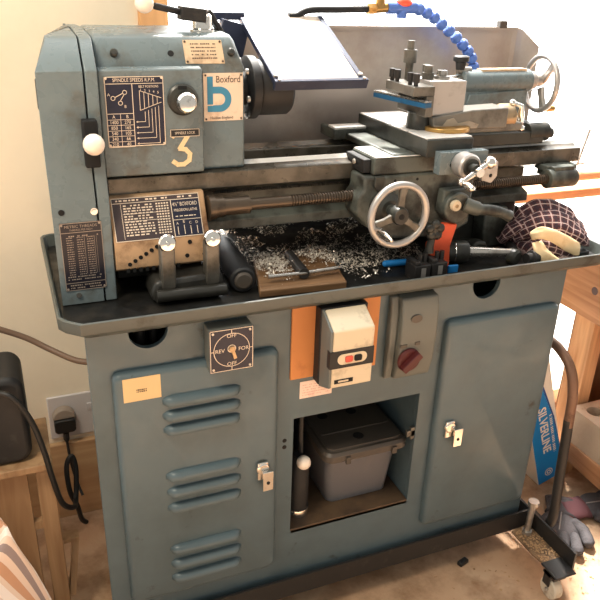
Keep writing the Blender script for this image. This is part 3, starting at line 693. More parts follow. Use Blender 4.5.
# apron
b = MB().prism([(.590, .984), (.590, .955), (.578, .94), (.580, .905), (.605, .875), (.66, .845), (.80, .835), (.86, .86), (.86, .984)], 'y', .085, .152); ap = b.build('apron', 'cast', LA, bevel=.006, seg=3)
b = MB().rev([(0, .035), (.02, .033), (.03, .02)], (.640, .085, .920), (0, -1, 0), 28).cyl((.640, .06, .92), (.640, .022, .92), .012); b.build('pinion_boss', 'castdark', ap)
hw = Vector((.6385, .018, .920))
b = MB().ring(hw, (0, 1, 0), .0625, .0075, 64, 14); wh = b.build('handwheel', 'satin', ap); wh['label'] = 'large bright carriage handwheel'
b = MB().rev([(-.012, .016), (-.008, .0185), (.012, .0185), (.022, .014)], hw, (0, 1, 0), 28).m(1).cyl(hw+Vector((0, -.012, 0)), hw+Vector((0, -.0128, 0)), .006, n=16); b.build('hub', ['castdark', 'gap'], wh)
for a in (-.62, 2.0+1.48, 1.47):
    e = Vector((math.cos(a), 0, math.sin(a))); q = Vector((-e.z, 0, e.x))
    b = MB().loft([[hw+e*r+q*w*s1+Vector((0, t, 0)) for s1, t in ((-1, -.004), (1, -.004), (1, .006), (-1, .006))] for r, w in ((.014, .0085), (.035, .0065), (.058, .009))]); b.build('spoke', 'leverm', wh, bevel=.002)
hh = hw+Vector((-.052, 0, -.022))
b = MB().rev([(-.004, .006), (.006, .005), (.014, .0075), (.03, .0095), (.056, .0075), (.070, .003), (.071, .001)], hh, (0, -1, -.05), 18); b.build('handle', 'chrome', wh)
b = MB().prism([(.612, .962), (.612, .985), (.634, .985), (.634, .965), (.622, .950)], 'y', .078, .086); b.build('oil_cap', 'castdark', ap, bevel=.002)
for hx in (.662, .715): MB().cyl((hx, .0842, .972), (hx, .0852, .972), .003, n=10).build('hole', 'gap', ap)
# half-nut boss and lever
b = MB().cyl((.800, .085, .912), (.800, .045, .912), .034, n=32).prism([(.766, .90), (.80, .872), (.84, .885), (.84, .95), (.77, .95)], 'y', .06, .086); hn = b.build('half_nut_boss', 'cast', ap, bevel=.004)
b = MB().rev([(0, .0095), (.006, .0125), (.012, .011)], (.786, .045, .922), (0, -1, 0), 22).m(1).cyl((.786, .0328, .922), (.786, .0315, .922), .004, n=12); b.build('knob', ['cream', 'dial'], hn)
b = MB().tube(spline([(.815, .05, .920), (.845, .04, .909), (.875, .036, .905), (.905, .032, .897), (.925, .03, .888)], 5), [.016]*6+[.0125]*8+[.0115]*4+[.0125]*3, 16); b.build('feed_lever', 'cast', hn)
# clutch star knob
b = MB().cyl((.735, .085, .875), (.735, .03, .875), .008)
for i in range(5):
    a = i*2*PI/5+.3; b.sph((.735+.013*math.cos(a), .028, .875+.013*math.sin(a)), .0105, 14, (1, .8, 1))
b.rev([(0, .016), (.012, .016), (.013, .010), (.010, .009)], (.735, .034, .875), (0, -1, 0), 24)
b.tube([(.735, .035, .865), (.730, .033, .838), (.730, .033, .825)], [.008, .0085, .010], 14); b.build('clutch_knob', 'castdark', ap)
# --- compound slide and tool post
b = MB().rev([(0, .052), (.008, .052), (.010, .046)], (.795, .125, 1.0648), (0, 0, 1), 48); co = b.build('compound_slide', 'brass', LA, bevel=.001)
b = MB().prism([(.755, 1.066), (.750, 1.094), (.85, 1.106), (.94, 1.108), (.94, 1.064)], 'y', .105, .165).prism([(.84, 1.056), (.84, 1.074), (.99, 1.074), (.985, 1.056)], 'y', .11, .16); b.build('top_slide', 'topslide', co, bevel=.003)
b = MB().prism([(.756, 1.067), (.755, 1.078), (.775, 1.076), (.785, 1.088), (.80, 1.092), (.812, 1.080), (.84, 1.084), (.865, 1.076), (.86, 1.068)], 'y', .1030, .1052); b.build('chipped_paint', 'chip', co)
b = MB().rev([(0, .024), (.004, .0275), (.03, .0275), (.034, .023), (.042, .015)], (.936, .135, 1.084), (1, 0, 0), 32); b.build('dial', 'dial', co)
b = MB().tube([(.972, .13, 1.112), (.990, .128, 1.106), (.994, .130, 1.086), (.998, .130, 1.062)], [.005, .006, .008, .005], 12).sph((.966, .13, 1.113), .008).sph((.999, .13, 1.057), .0085); b.build('ball_crank', 'chrome', co)
b = MB().rev([(0, .03), (.03, .028), (.034, .03)], (.748, .15, 1.0655), (0, 0, 1), 24); b.build('pivot_neck', 'castdark', co)
b = MB().box(.745, .828, .112, .192, 1.096, 1.165); tpst = b.build('tool_post', 'satin', LA, bevel=.0015)
b = MB().cyl((.790, .15, 1.165), (.790, .15, 1.171), .018, n=28).cyl((.790, .15, 1.171), (.790, .15, 1.182), .012, n=6); b.build('clamp_nut', 'steel', tpst)
b = MB().box(.76, .825, .113, .19, 1.0885, 1.0955); b.build('base_plate', 'castdark', tpst)
b = MB().box(.694, .744, .098, .215, 1.138, 1.157).box(.726, .744, .098, .215, 1.096, 1.138); th = b.build('tool_holder', 'leverm', tpst, bevel=.0015)
for yy, xx in ((.112, .706), (.132, .704), (.182, .702), (.203, .702)):
    b = MB().cyl((xx, yy, 1.157), (xx, yy, 1.164), .0045, n=12).cyl((xx, yy, 1.164), (xx, yy, 1.181), .0072, n=16); b.build('clamp_screw', 'blacksteel', th)
b = MB().cyl((.742, .205, 1.15), (.742, .205, 1.192), .0085).cyl((.742, .205, 1.192), (.742, .205, 1.218), .014, n=24).cyl((.742, .205, 1.218), (.742, .205, 1.236), .0078, n=16).box(.73, .755, .192, .216, 1.145, 1.155); b.build('height_stud', 'leverm', tpst)
b = MB().cyl((.756, .150, 1.165), (.756, .150, 1.178), .012, n=18).cyl((.756, .150, 1.178), (.756, .150, 1.192), .009, n=14); b.build('stud', 'leverm', tpst)
b = MB().cyl((.770, .182, 1.165), (.770, .182, 1.19), .0085, n=14); b.build('stud', 'leverm', tpst)
CT = thing('cutting_tool', (.70, .15, 1.12), 'blue-sided lathe cutting tool clamped in the tool holder', 'tool')
td = Vector((.30, -1, -.02)).normalized(); tn = Vector((1, .30, 0)).normalized()
b = MB().obox((.698, .150, 1.1245), td, tn, (0, 0, 1), .074, .010, .0048); b.build('shank', 'bluetool', CT, bevel=.0008)
b = MB().obox((.698, .150, 1.1318), td, tn, (0, 0, 1), .074, .010, .0016); b.build('top_face', 'steel', CT)
# --- tail stock
TS = thing('tailstock', (1.0, .26, 1.01), 'grey tailstock with handwheel on the right end of the lathe bed', 'tailstock')
b = MB().cyl((.905, .25, 1.142), (1.095, .25, 1.142), .027, n=36).prism([(.90, 1.05), (.92, 1.118), (1.08, 1.125), (1.085, 1.05)], 'y', .225, .275).prism([(.225, 1.05), (.232, 1.135), (.268, 1.135), (.275, 1.05)], 'x', .905, 1.075); ts = b.build('body', 'paint', TS, bevel=.002)
b = MB().box(.87, 1.10, .165, .345, 1.0105, 1.040).prism([(.19, 1.040), (.215, 1.055), (.285, 1.055), (.31, 1.040)], 'x', .89, 1.09); b.build('base', 'castdark', TS, bevel=.003)
b = MB().cyl((1.06, .185, 1.034), (1.118, .185, 1.034), .022, n=28).cyl((1.118, .185, 1.030), (1.136, .185, 1.030), .012, n=18); b.build('set_over_screw', 'castdark', TS)
b = MB().cyl((.865, .25, 1.142), (.906, .25, 1.142), .016, n=24); b.build('barrel', 'steel', TS)
b = MB().cyl((.912, .25, 1.165), (.912, .25, 1.172), .009).cyl((.895, .25, 1.168), (.93, .25, 1.168), .008, n=12); b.m(1).rev([(0, .010), (.016, .0125), (.019, .018), (.028, .018), (.030, .015)], (.902, .25, 1.170), (0, 0, 1), 20); b.build('barrel_lock', ['steel', 'black'], TS)
b = MB().rev([(0, .021), (.014, .021), (.02, .016), (.036, .014), (.044, .012)], (1.096, .25, 1.142), (1, 0, 0), 28); b.build('bearing_cap', 'satin', TS)
wc = Vector((1.136, .25, 1.135))
b = MB().ring(wc, (1, -.06, 0), .0625, .0068, 64, 12); tw = b.build('handwheel', 'satin', TS)
for a in (.15, .15+2*PI/3, .15+4*PI/3):
    e = Vector((0, math.cos(a), math.sin(a))); q = Vector((0, -e.z, e.y))
    b = MB().loft([[wc+e*r+q*w*s1+Vector((t, 0, 0)) for s1, t in ((-1, -.005), (1, -.005), (1, .005), (-1, .005))] for r, w in ((.01, .010), (.035, .007), (.058, .009))]); b.build('spoke', 'satin', tw, bevel=.002)
b = MB().rev([(0, .005), (.01, .008), (.03, .007), (.035, .002)], wc+Vector((.005, -.02, -.057)), (1, 0, 0), 14); b.build('handle', 'brass', tw)
b = MB().prism([(.955, 1.165), (.955, 1.171), (1.08, 1.171), (1.08, 1.165)], 'y', .238, .262); b.build('top_strip', 'tanplate', TS)
# ================================================================== SPLASH BACK
SB = thing('splashback', (.7, .445, .777), 'grey sheet metal splashback behind the lathe', 'splashback')
b = MB(); pts = [(.40, .448), (1.185, .448), (1.197, .444), (1.205, .432), (1.236, .395)]
n0 = len(pts)
lo = [(x, y, .777) for x, y in pts]; hi = [(x, y, 1.248) for x, y in pts]
hi[-1] = (1.236, .395, 1.205); hi[-2] = (1.205, .432, 1.244)
off = .003
lo2 = [(x, y+off, z) for x, y, z in lo]; hi2 = [(x, y+off, z) for x, y, z in hi]
for i in range(n0-1):
    b.loft([[lo[i], lo[i+1], hi[i+1], hi[i]], [lo2[i], lo2[i+1], hi2[i+1], hi2[i]]])
b.box(.40, 1.19, .440, .452, 1.243, 1.249)
bmesh.ops.remove_doubles(b.bm, verts=b.bm.verts, dist=.0001)
b.build('sheet', 'splash', SB)
b = MB().box(1.137, 1.16, .438, .456, 1.246, 1.264); b.build('clip', 'lid', SB, bevel=.002)
# ================================================================== COOLANT HOSE
CH = thing('coolant_hose', (1.035, .385, .777), 'blue segmented coolant hose with black nozzle pipe and red tap', 'hose')
b = MB().tube(spline([(.533, .385, 1.271), (.552, .385, 1.272), (.582, .385, 1.284), (.65, .385, 1.286), (.725, .385, 1.288)], 6), .0075, 14); b.build('nozzle_pipe', 'black', CH)
b = MB().cyl((.725, .385, 1.288), (.745, .385, 1.289), .012, n=6).cyl((.745, .385, 1.289), (.775, .385, 1.292), .010, n=18).cyl((.757, .385, 1.29), (.757, .385, 1.325), .011, n=18); b.build('brass_tee', 'brass', CH)
b = MB().cyl((.775, .385, 1.291), (.85, .385, 1.293), .013, n=20).cyl((.815, .385, 1.27), (.815, .385, 1.30), .012, n=18); tp_ = b.build('tap_body', 'bluehose', CH)
b = MB().sph((.818, .383, 1.303), .0145, 18, (1.4, 1, .8)); b.build('tap_handle', 'tapred', CH)
hp = spline([(.85, .385, 1.293), (.89, .385, 1.280), (.935, .385, 1.253), (.98, .385, 1.222), (1.015, .385, 1.192), (1.034, .385, 1.16), (1.037, .385, 1.13)], 8)
seg = []; acc = 0; last = hp[0]
b = MB(); pos = [hp[0]]
for q in hp[1:]:
    acc += (q-last).length; last = q
    if acc > .021: pos.append(q); acc = 0
for i in range(len(pos)-1):
    d = pos[i+1]-pos[i]; b.rev([(0, .0085), (.003, .0125), (.011, .0145), (.0175, .013), (.021, .009)], pos[i], d, 18)
b.build('hose_segments', 'bluehose', CH)
b = MB().tube([(1.037, .385, 1.135), (1.037, .385, 1.0), (1.037, .40, .80), (1.037, .41, .777)], .008, 12); b.build('supply_pipe', 'black', CH)

# ================================================================== THINGS IN THE TRAY
TZ = .7757
# wooden block + key
WB = thing('wooden_block', (.45, .1, TZ), 'flat brown wooden block in the chip tray littered with swarf', 'block')
b = MB().loft([[(.345, .022, TZ), (.528, .010, TZ), (.568, .205, TZ), (.392, .20, TZ)], [(.345, .022, .793), (.528, .010, .793), (.568, .205, .793), (.392, .20, .793)]]); b.build('board', 'blockwood', WB, bevel=.003)
CK = thing('chuck_key', (.455, .09, .7935), 'T-handled steel chuck key lying on the wooden block', 'key')
b = MB().tube([(.458, .155, .805), (.448, .045, .806)], .0115, 16); b.build('key_shaft', 'blacksteel', CK)
b = MB().tube([(.374, .052, .806), (.45, .048, .8065), (.535, .055, .806)], .0042, 12); b.build('cross_bar', 'steel', CK)
BK = thing('black_bottle', (.33, .17, TZ), 'black plastic cylinder lying in the tray left of the wooden block', 'bottle')
b = MB().rev([(0, .023), (.004, .026), (.10, .0265), (.2, .022), (.23, .012)], (.323, .056, TZ+.027), (.09, 1, .0), 28); b.build('bottle_body', 'black', BK)
b = MB().rev([(0, .014), (.003, .018), (.006, .018)], (.3225, .051, TZ+.027), (.09, 1, .0), 24); b.build('end_cap', 'lid', BK)
o = MB().rev([(0, .004), (.004, .0075), (.06, .0075), (.065, .006), (.066, .003)], (.655, .094, TZ+.0085), (1, -.12, 0), 14).build('marker_pen', 'bluepen'); tag(o, 'short blue marker lying in the tray under the handwheel', 'pen')
HG = 'tool holders standing in the tray'
for i, (x, y, lab) in enumerate([(.700, .014, 'black tool holder with white label, the left one of the pair in the tray'), (.743, .017, 'black tool holder with white label, the right one of the pair in the tray')]):
    t = thing('tool_holder', (x, y, TZ), lab, 'tool holder', HG)
    b = MB().box(x-.019, x+.019, y-.012, y+.03, TZ, TZ+.034).box(x-.019, x-.007, y-.012, y+.03, TZ+.034, TZ+.043); b.build('holder_body', 'blacksteel', t, bevel=.002)
    p = Plate((x-.004, y-.0122, TZ+.008), (.011, 0, 0), (0, 0, .020), .0005); p.build('label_strip', ['satin'], t)
    b = MB()
    for k in (.004, .016): b.cyl((x+k, y+.01, TZ+.034), (x+k, y+.01, TZ+.052), .005, n=12)
    b.build('holder_screws', 'blacksteel', t)
o = MB().box(.775, .80, .018, .024, TZ, TZ+.018).build('tool_tip_box', 'bluepen', bevel=.002); tag(o, 'small blue plastic piece beside the right tool holder', 'box')
b = MB().prism([(.772, .8), (.80, .80), (.862, .83), (.868, .875), (.845, .885), (.80, .86), (.775, .85)], 'y', .20, .212)
o = MB().prism([(.738, TZ), (.80, TZ), (.796, .825), (.808, .874), (.772, .880), (.762, .852), (.738, .838)], 'y', .052, .064).build('orange_scraper', 'orangered', bevel=.003); tag(o, 'orange-red plastic scraper standing in the tray behind the tool holders', 'scraper')
b.bm.free()
DC = thing('drill_chuck', (.86, .06, TZ), 'steel drill chuck with long taper shank lying in the tray', 'drill chuck')
ax = Vector((1, -.36, 0)).normalized()
b = MB().rev([(0, .010), (.006, .021), (.025, .025), (.055, .025), (.062, .021), (.064, .014)], (.792, .082, TZ+.027), ax, 28); b.build('chuck_sleeve', 'castdark', DC)
b = MB().rev([(.064, .013), (.075, .013), (.16, .0085), (.162, .005)], (.792, .082, TZ+.027), ax, 22); b.build('taper_shank', 'steel', DC)
b = MB().ring(Vector((.792, .082, TZ+.027))+ax*.03, ax, .0248, .0012, 32, 8); b.build('sleeve_ring', 'chrome', DC)
# lumps of hardware under the tailstock end
GRP = 'dark steel fittings at the right of the tray'
def lump(kind, x, y, r, lab, mats):
    t = thing(kind, (x, y, TZ), lab, 'fitting', None)
    return t
specs = [('clamp_block', .945, .085, 'dark clamp block in the tray behind the taper shank'), ('split_collar', .972, .045, 'dark round collar beside the end of the taper shank'), ('centre_sleeve', .99, .03, 'shiny stepped sleeve against the tray rim by the cloth'), ('face_block', .925, .14, 'tall dark block leaning at the lathe foot')]
b = MB().prism([(.885, TZ), (.888, TZ+.025), (.905, TZ+.034), (.928, TZ+.028), (.934, TZ)], 'y', .095, .125); o = b.build('clamp_block', 'castdark', bevel=.006, seg=3); tag(o, specs[0][3], 'clamp block')
b = MB().rev([(0, .014), (.003, .018), (.02, .018), (.024, .012)], (.945, .035, TZ+.0185), (.3, -1, .0), 24); o = b.build('split_collar', 'castdark'); tag(o, specs[1][3], 'collar')
b = MB().rev([(0, .012), (.012, .012), (.014, .0165), (.028, .0165), (.03, .011), (.05, .011), (.052, .015), (.06, .015)], (.968, .004, TZ+.018), (1, .05, 0), 24); o = b.build('centre_sleeve', 'blacksteel'); tag(o, specs[2][3], 'sleeve')
b = MB().cyl((.978, .06, TZ+.012), (1.0, .10, TZ+.012), .012, n=6).cyl((.968, .045, TZ+.012), (.979, .062, TZ+.012), .007, n=16); o = b.build('hex_bolt', 'blacksteel'); tag(o, 'dark hex-headed bolt lying behind the stepped sleeve', 'bolt')
# swarf
rnd = random.Random(5); b = MB()
def curl(c, L):
    a = rnd.uniform(0, 2*PI); t = rnd.uniform(-.5, .7); d = Vector((math.cos(a), math.sin(a), t)); w = Vector((-d.y, d.x, rnd.uniform(-.6, .6))).normalized()*L*.18
    up = d.cross(w).normalized()*L*.25
    P = [c, c+d*L*.5+up, c+d*L]
    vs = [(b.bm.verts.new(q-w), b.bm.verts.new(q+w)) for q in P]
    for i in range(2): b.bm.faces.new((vs[i][0], vs[i][1], vs[i+1][1], vs[i+1][0]))
for i in range(6500):
    q = rnd.random()
    if q < .55: x, y, z = rnd.uniform(.29, .78), rnd.uniform(.16, .44), TZ
    elif q < .72: x, y, z = rnd.gauss(.415, .022), rnd.gauss(.14, .035), .794
    elif q < .80: x, y, z = rnd.gauss(.52, .025), rnd.gauss(.16, .03), .794
    elif q < .88: x, y, z = rnd.gauss(.585, .03), rnd.gauss(.13, .04), TZ
    else: x, y, z = rnd.uniform(.59, .80), rnd.uniform(.10, .2), TZ
    if not (.285 < x < 1.0 and .01 < y < .43): continue
    onb = .36 < x < .56 and .02 < y < .2
    zz = (.7935 if onb else TZ)+.002+abs(rnd.gauss(0, .006 if q < .88 and q >= .55 else .002))
    if q < .55 and noise.noise((x*14, y*14, 0)) < -.12: continue
    curl(Vector((x, y, zz)), rnd.choice((.002, .003, .003, .004, .005, .008)))
o = b.build('swarf', 'swarf', flat=True); tag(o, 'bright curled metal swarf scattered over the black tray floor', 'swarf', kind='stuff')

# cloth heap
def heap(cx, cy, rx, ry, h, z0, amp, freq, seed, n=70, pw=.6, tilt=0):
    b = MB(); uvs = {}; V = []
    for i in range(n+1):
        row = []
        for j in range(n+1):
            u, v = i/n*2-1, j/n*2-1
            # square to disc
            x = u*math.sqrt(1-v*v/2); y = v*math.sqrt(1-u*u/2); r = min(1, math.hypot(x, y))
            e = (1-r**2.2)**pw if r < 1 else 0
            p = Vector((u*freq, v*freq, seed))
            rid = 1-abs(noise.noise(p*1.2+Vector((noise.noise(p*.7)*1.4, 0, 0))))*2.2
            z = z0+.001+h*e*(1+amp*(rid-.5))
            wob = 1+.12*noise.noise(Vector((math.atan2(y, x)*1.3, seed, 3)))
            dx = .12*noise.noise(p*.9+Vector((5, 0, 0)))*rx*e; dy = .12*noise.noise(p*.9+Vector((0, 9, 0)))*ry*e
            vert = b.bm.verts.new((cx+x*rx*wob+dx, cy+y*ry*wob+dy, z+tilt*y*e)); uvs[vert] = (i/n, j/n); row.append(vert)
        V.append(row)
    lay = b.bm.loops.layers.uv.new('UVMap')
    for i in range(n):
        for j in range(n):
            f = b.bm.faces.new((V[i][j], V[i+1][j], V[i+1][j+1], V[i][j+1]))
            for l in f.loops: l[lay].uv = uvs[l.vert]
    rim = [V[i][0] for i in range(n+1)]+[V[n][j] for j in range(1, n+1)]+[V[i][n] for i in range(n-1, -1, -1)]+[V[0][j] for j in range(n-1, 0, -1)]
    f = b.bm.faces.new(list(reversed(rim)))
    for l in f.loops: l[lay].uv = uvs[l.vert]
    return b
CL = thing('checked_cloth', (1.09, .08, TZ), 'crumpled burgundy checked cloth heaped at the right end of the tray', 'cloth')
heap(1.075, .085, .075, .085, .060, TZ, .40, 1.9, 4, pw=.5, tilt=.02).build('cloth', 'plaid', CL, ang=180)
def fold(path, W, ws, ts, nx=7, uvs=(9, 2), wob=.0):
    b = MB(); P = spline(path, nx); k = 20; L = 0; rings = []; ls = []
    for i, q in enumerate(P):
        t = i/(len(P)-1); f = t*(len(ws)-1); i0 = min(int(f), len(ws)-2); w = ws[i0]+(ws[i0+1]-ws[i0])*(f-i0); th = ts[i0]+(ts[i0+1]-ts[i0])*(f-i0)
        d = (P[min(i+1, len(P)-1)]-P[max(i-1, 0)]).normalized(); wv = Vector(W); wv = (wv-d*wv.dot(d)).normalized(); nn = d.cross(wv)
        if i: L += (q-P[i-1]).length
        ls.append(L)
        rings.append([q+wv*w*math.cos(2*PI*j/k)+nn*(th*math.sin(2*PI*j/k)+wob*noise.noise(Vector((L*40, math.cos(2*PI*j/k)*2, wob*900)))) for j in range(k)])
    b.loft(rings); lay = b.bm.loops.layers.uv.new('UVMap'); b.bm.verts.index_update()
    for f in b.bm.faces:
        for l in f.loops:
            i, j = divmod(l.vert.index, k); l[lay].uv = (ls[i]*uvs[0], (min(j, k-j)/k)*uvs[1])
    return b
F1 = [([(1.02, .13, TZ+.045), (1.06, .115, TZ+.078), (1.10, .10, TZ+.082), (1.145, .075, TZ+.060), (1.178, .055, TZ+.030)], (.1, .8, .6), [.02, .035, .042, .040, .012], [.010, .016, .020, .018, .008]),
      ([(1.00, .10, TZ+.035), (1.04, .075, TZ+.068), (1.085, .06, TZ+.073), (1.135, .045, TZ+.050), (1.172, .035, TZ+.020)], (.2, .7, .7), [.018, .030, .034, .028, .010], [.010, .014, .016, .014, .007]),
      ([(1.02, .03, TZ+.04), (1.05, .02, TZ+.035), (1.085, .012, TZ+.022), (1.12, .012, TZ+.013)], (.0, .3, .9), [.016, .022, .020, .010], [.009, .011, .011, .008]),
      ([(.98, .12, TZ+.02), (1.0, .105, TZ+.05), (1.035, .10, TZ+.066), (1.06, .11, TZ+.05)], (.4, .8, .3), [.012, .022, .022, .012], [.010, .014, .014, .010])]
for pth, wv, ws, ts in F1: fold(pth, wv, ws, ts, wob=.008, uvs=(5, 1.2)).build('cloth_fold', 'plaid', CL, ang=180)
fold([(.995, .03, TZ+.060), (1.005, .012, TZ+.072), (1.03, .004, TZ+.066), (1.07, .0, TZ+.046), (1.105, .0, TZ+.026), (1.112, .002, TZ+.012)], (.15, .25, .95), [.010, .014, .014, .017, .016, .006], [.004, .005, .005, .005, .005, .004], wob=.003).build('cloth_lining', 'creamcloth', CL, ang=180)
fold([(1.000, .015, TZ+.050), (1.003, .0, TZ+.032), (1.022, -.006, TZ+.016), (1.05, -.010, TZ+.008)], (.8, .2, .5), [.012, .017, .015, .005], [.004, .006, .006, .004], wob=.003).build('cloth_lining', 'creamcloth', CL, ang=180)
# pieces at the right end of the tray
o = MB().prism(rrect(1.120, 1.165, .015, .04, .006), 'z', TZ+.0002, TZ+.010).build('black_insert', 'black', bevel=.002); tag(o, 'flat black plastic piece in the tray right of the cloth', 'insert')

# ================================================================== RIGHT SIDE: bench, block, box, gloves
BN = thing('wooden_bench', (1.65, .1, FZ), 'pine workbench with thick rail at the right of the lathe', 'workbench')
b = MB().box(1.40, 1.445, -.7, .345, .485, .655); b.m(1).cyl((1.3995, .195, .575), (1.4006, .195, .575), .012, n=16); b.build('front_rail', ['pine', mat('dark_knot', srgb(96, 78, 76), .6)], BN, bevel=.003)
b = MB().box(1.43, 1.475, .195, .272, FZ, .4845); b.build('leg', 'pinez', BN, bevel=.002)
b = MB().box(1.40, 2.2, -.7, .345, .6555, .675); b.build('bench_top', 'pine', BN, bevel=.003)
b = MB().box(1.476, 2.15, .30, .32, FZ, .4845); b.build('end_panel', 'brownboard', BN)
b = MB().box(2.10, 2.15, -.7, .29, FZ, .4845); b.build('back_panel', 'brownboard', BN)
b = MB().loft([[(1.40, .192, .02), (1.375, -.40, .02), (2.09, -.40, .02), (2.09, .192, .02)], [(1.40, .192, .085), (1.375, -.40, .085), (2.09, -.40, .085), (2.09, .192, .085)]]); b.build('lower_shelf', 'pine', BN, bevel=.002)
b = MB().box(1.45, 1.50, .22, .29, FZ, .0195).box(1.60, 1.70, -.35, -.25, FZ, .0195).box(1.95, 2.05, .05, .15, FZ, .0195); b.build('shelf_foot', 'pine', BN)
# concrete block with round holes
b = MB()
def holed(x0, x1, y0, y1, z0, z1, holes):
    o = MB().box(x0, x1, y0, y1, z0, z1).build('concrete_block', 'block')
    for hx, hy, r in holes: cut(o, MB().cyl((hx, hy, z0-.01+.03), (hx, hy, z1+.02), r, n=28).build('c', 'gap'))
    return o
b.bm.free()
o = holed(1.402, 1.88, -.03, .188, .0855, .197, [(1.452, .140, .026), (1.452, .045, .026), (1.58, .140, .026), (1.58, .045, .026)])
tag(o, 'pale concrete block with round holes on the bench lower shelf', 'concrete block')
b = MB().obox((1.475, -.095, .1058), (1, .25, 0), (-.25, 1, 0), (0, 0, 1), .06, .035, .02); o = b.build('timber_offcut', 'pine', bevel=.002); tag(o, 'short pine offcut on the shelf edge in front of the concrete block', 'offcut')
# packaging box
PB = thing('product_box', (1.33, .22, FZ), 'tall blue and white cardboard box leaning behind the trolley handle', 'box')
th_ = .33; Ux = Vector((math.cos(th_), 0, math.sin(th_))); Uz = Vector((-math.sin(th_), 0, math.cos(th_))); BO = Vector((1.330, .180, FZ)); bw, bd, bl = .095, .11, .62
b = MB().obox(BO+Ux*bw/2+Uz*bl/2+Vector((0, bd/2, 0)), Ux, (0, 1, 0), Uz, bw/2, bd/2, bl/2); b.build('carton', 'cardw', PB, bevel=.001)
p = Plate(BO+Ux*.001+Uz*.001-Vector((0, .0002, 0)), Ux*(bw-.002), Uz*(bl-.002), .0004)
h = .0004
def poly(pts, m):
    n = len(p.b.bm.faces); p.b.bm.faces.new([p.b.bm.verts.new(p.P(a, c, p.th+h)) for a, c in pts]); p.b.m(m)._post(n)
poly([(0, 0), (1, 0), (1, .16), (.88, .38), (.60, .60), (0, .74)], 1)
h = .0008; poly([(1, .16), (1, .20), (.92, .39), (.64, .625), (0, .775), (0, .74), (.60, .60), (.88, .38)], 2)
p.text('SILVERLINE', .48, .335, .040, 3, rot=-PI/2, h=.0012, sx=.92, bold=.025)
p.scrib(.0, .0, .0, 0, 1, 1)
for i in range(22): p.line(.73, .17+i*.0115, .83, .171+i*.0115, .0042 if i % 5 else .001, 3, .0012)
p.circ(.45, .055, .013, .003, 3, .0012, 24); p.circ(.45, .055, .006, .004, 3, .0012, 24)
p.frame(.50, .70, .86, .82, .0012, 4, .0012); p.line(.58, .72, .78, .79, .006, 4, .0014); p.line(.60, .79, .72, .735, .005, 4, .0014); p.line(.55, .86, .80, .90, .004, 4, .0014); p.line(.5, .94, .7, .94, .003, 4, .0014); p.frame(.30, .86, .86, .98, .0010, 4, .0012)
p.build('printed_face', ['cardw', 'cardb', mat('mid_blue', srgb(40, 80, 150), .5), 'cardw', 'lid'], PB)
# gloves
def glove(loc, rz, lab, mirror=1, cuff='glove'):
    t = thing('work_glove', loc, lab, 'glove', None)
    R = Matrix.Translation(loc) @ Matrix.Rotation(rz, 4, 'Z') @ Matrix.Diagonal((mirror*1.15, 1.15, 1, 1))
    b = MB(); b.sph((0, 0, .017), .05, 24, (.98, 1.12, .33))
    for i, (fx, L, a) in enumerate(((-.036, .062, -.22), (-.0125, .078, -.07), (.0125, .074, .08), (.036, .058, .24))):
        d = Vector((math.sin(a), math.cos(a), 0)); s0 = Vector((fx, .022, .016))
        pts = [s0+d*L*k+Vector((0, 0, .006*math.sin(k*3))) for k in (0, .3, .6, .85, 1.0)]
        b.tube(spline(pts, 4), [.0135]*9+[.0145]*4+[.012]*2+[.009, .005], 14)
    d = [Vector((-.030, -.025, .016)), Vector((-.056, -.002, .019)), Vector((-.068, .024, .018)), Vector((-.070, .042, .016))]
    b.tube(spline(d, 4), [.018]*5+[.0155]*5+[.012]*2+[.005], 14)
    for v in b.bm.verts: v.co = R @ v.co
    b.build('hand', 'glove', t, ang=180)
    b = MB().loft([[R @ Vector((s*.042*math.cos(q), -.042-k, .0175+hh_*math.sin(q))) for q in [2*PI*i/24 for i in range(24)]] for k, s, hh_ in ((0, .95, .015), (.015, .86, .0135), (.045, 1.0, .016), (.062, 1.06, .016))]); b.build('cuff', cuff, t, ang=180)
    b = MB().tube([R @ Vector(q) for q in ((.0, -.04, .032), (.0, 0, .0345), (.0, .03, .0325))], .0018, 8); b.build('seam', 'gseam', t)
    return t
glove((1.250, -.005, FZ+.001), 2.35, 'charcoal work glove on the floor, the one nearer the wheeled base', 1)
glove((1.425, .024, FZ+.001), -1.8, 'charcoal work glove with maroon cuff on the floor, the one nearer the bench', -1, 'maroon')

# ================================================================== LEFT SIDE
SK = thing('wall_socket', (-.01, .54, .2), 'pale double wall socket on the back wall left of the stand', 'socket')
b = MB().box(-.065, .085, .541, .5495, .188, .318); b.build('face_plate', 'socket', SK, bevel=.003)
b = MB().box(.035, .050, .537, .541, .265, .285); b.build('rocker_switch', 'socket', SK, bevel=.001)
PG = thing('mains_plug', (-.025, .52, .24), 'black mains plug pushed into the wall socket', 'plug')
b = MB().prism(rrect(-.054, .0, .222, .262, .010), 'y', .508, .540).m(1).prism([(-.027+.029*math.cos(t*PI/14), .262+.029*math.sin(t*PI/14)) for t in range(15)], 'y', .515, .5405); b.build('plug_body', ['rubber', mat('grey_plug_top', srgb(150, 136, 122), .45)], PG, bevel=.003)
b = MB().tube(spline([(-.027, .520, .216), (-.027, .515, .19), (-.024, .50, .13), (-.014, .50, .06), (-.005, .48, .03)], 5), [.008]*5+[.0038]*16, 10); b.build('flex', 'rubber', PG)
b = MB().tube(spline([(-.30, .30, .705), (-.19, .30, .675), (-.10, .30, .63), (-.045, .28, .598), (.0, .24, .585), (.034, .22, .583)], 6), .0065, 12); o = b.build('brown_cable', 'brownflex'); tag(o, 'thick brown cable running across the wall into the stand side', 'cable')
WS = thing('wooden_stand', (-.2, .16, FZ), 'pale wooden stand with plank legs left of the lathe', 'stand')
b = MB().box(-.36, -.124, .14, .165, FZ, .40); b.build('side_plank', 'plyz', WS, bevel=.002)
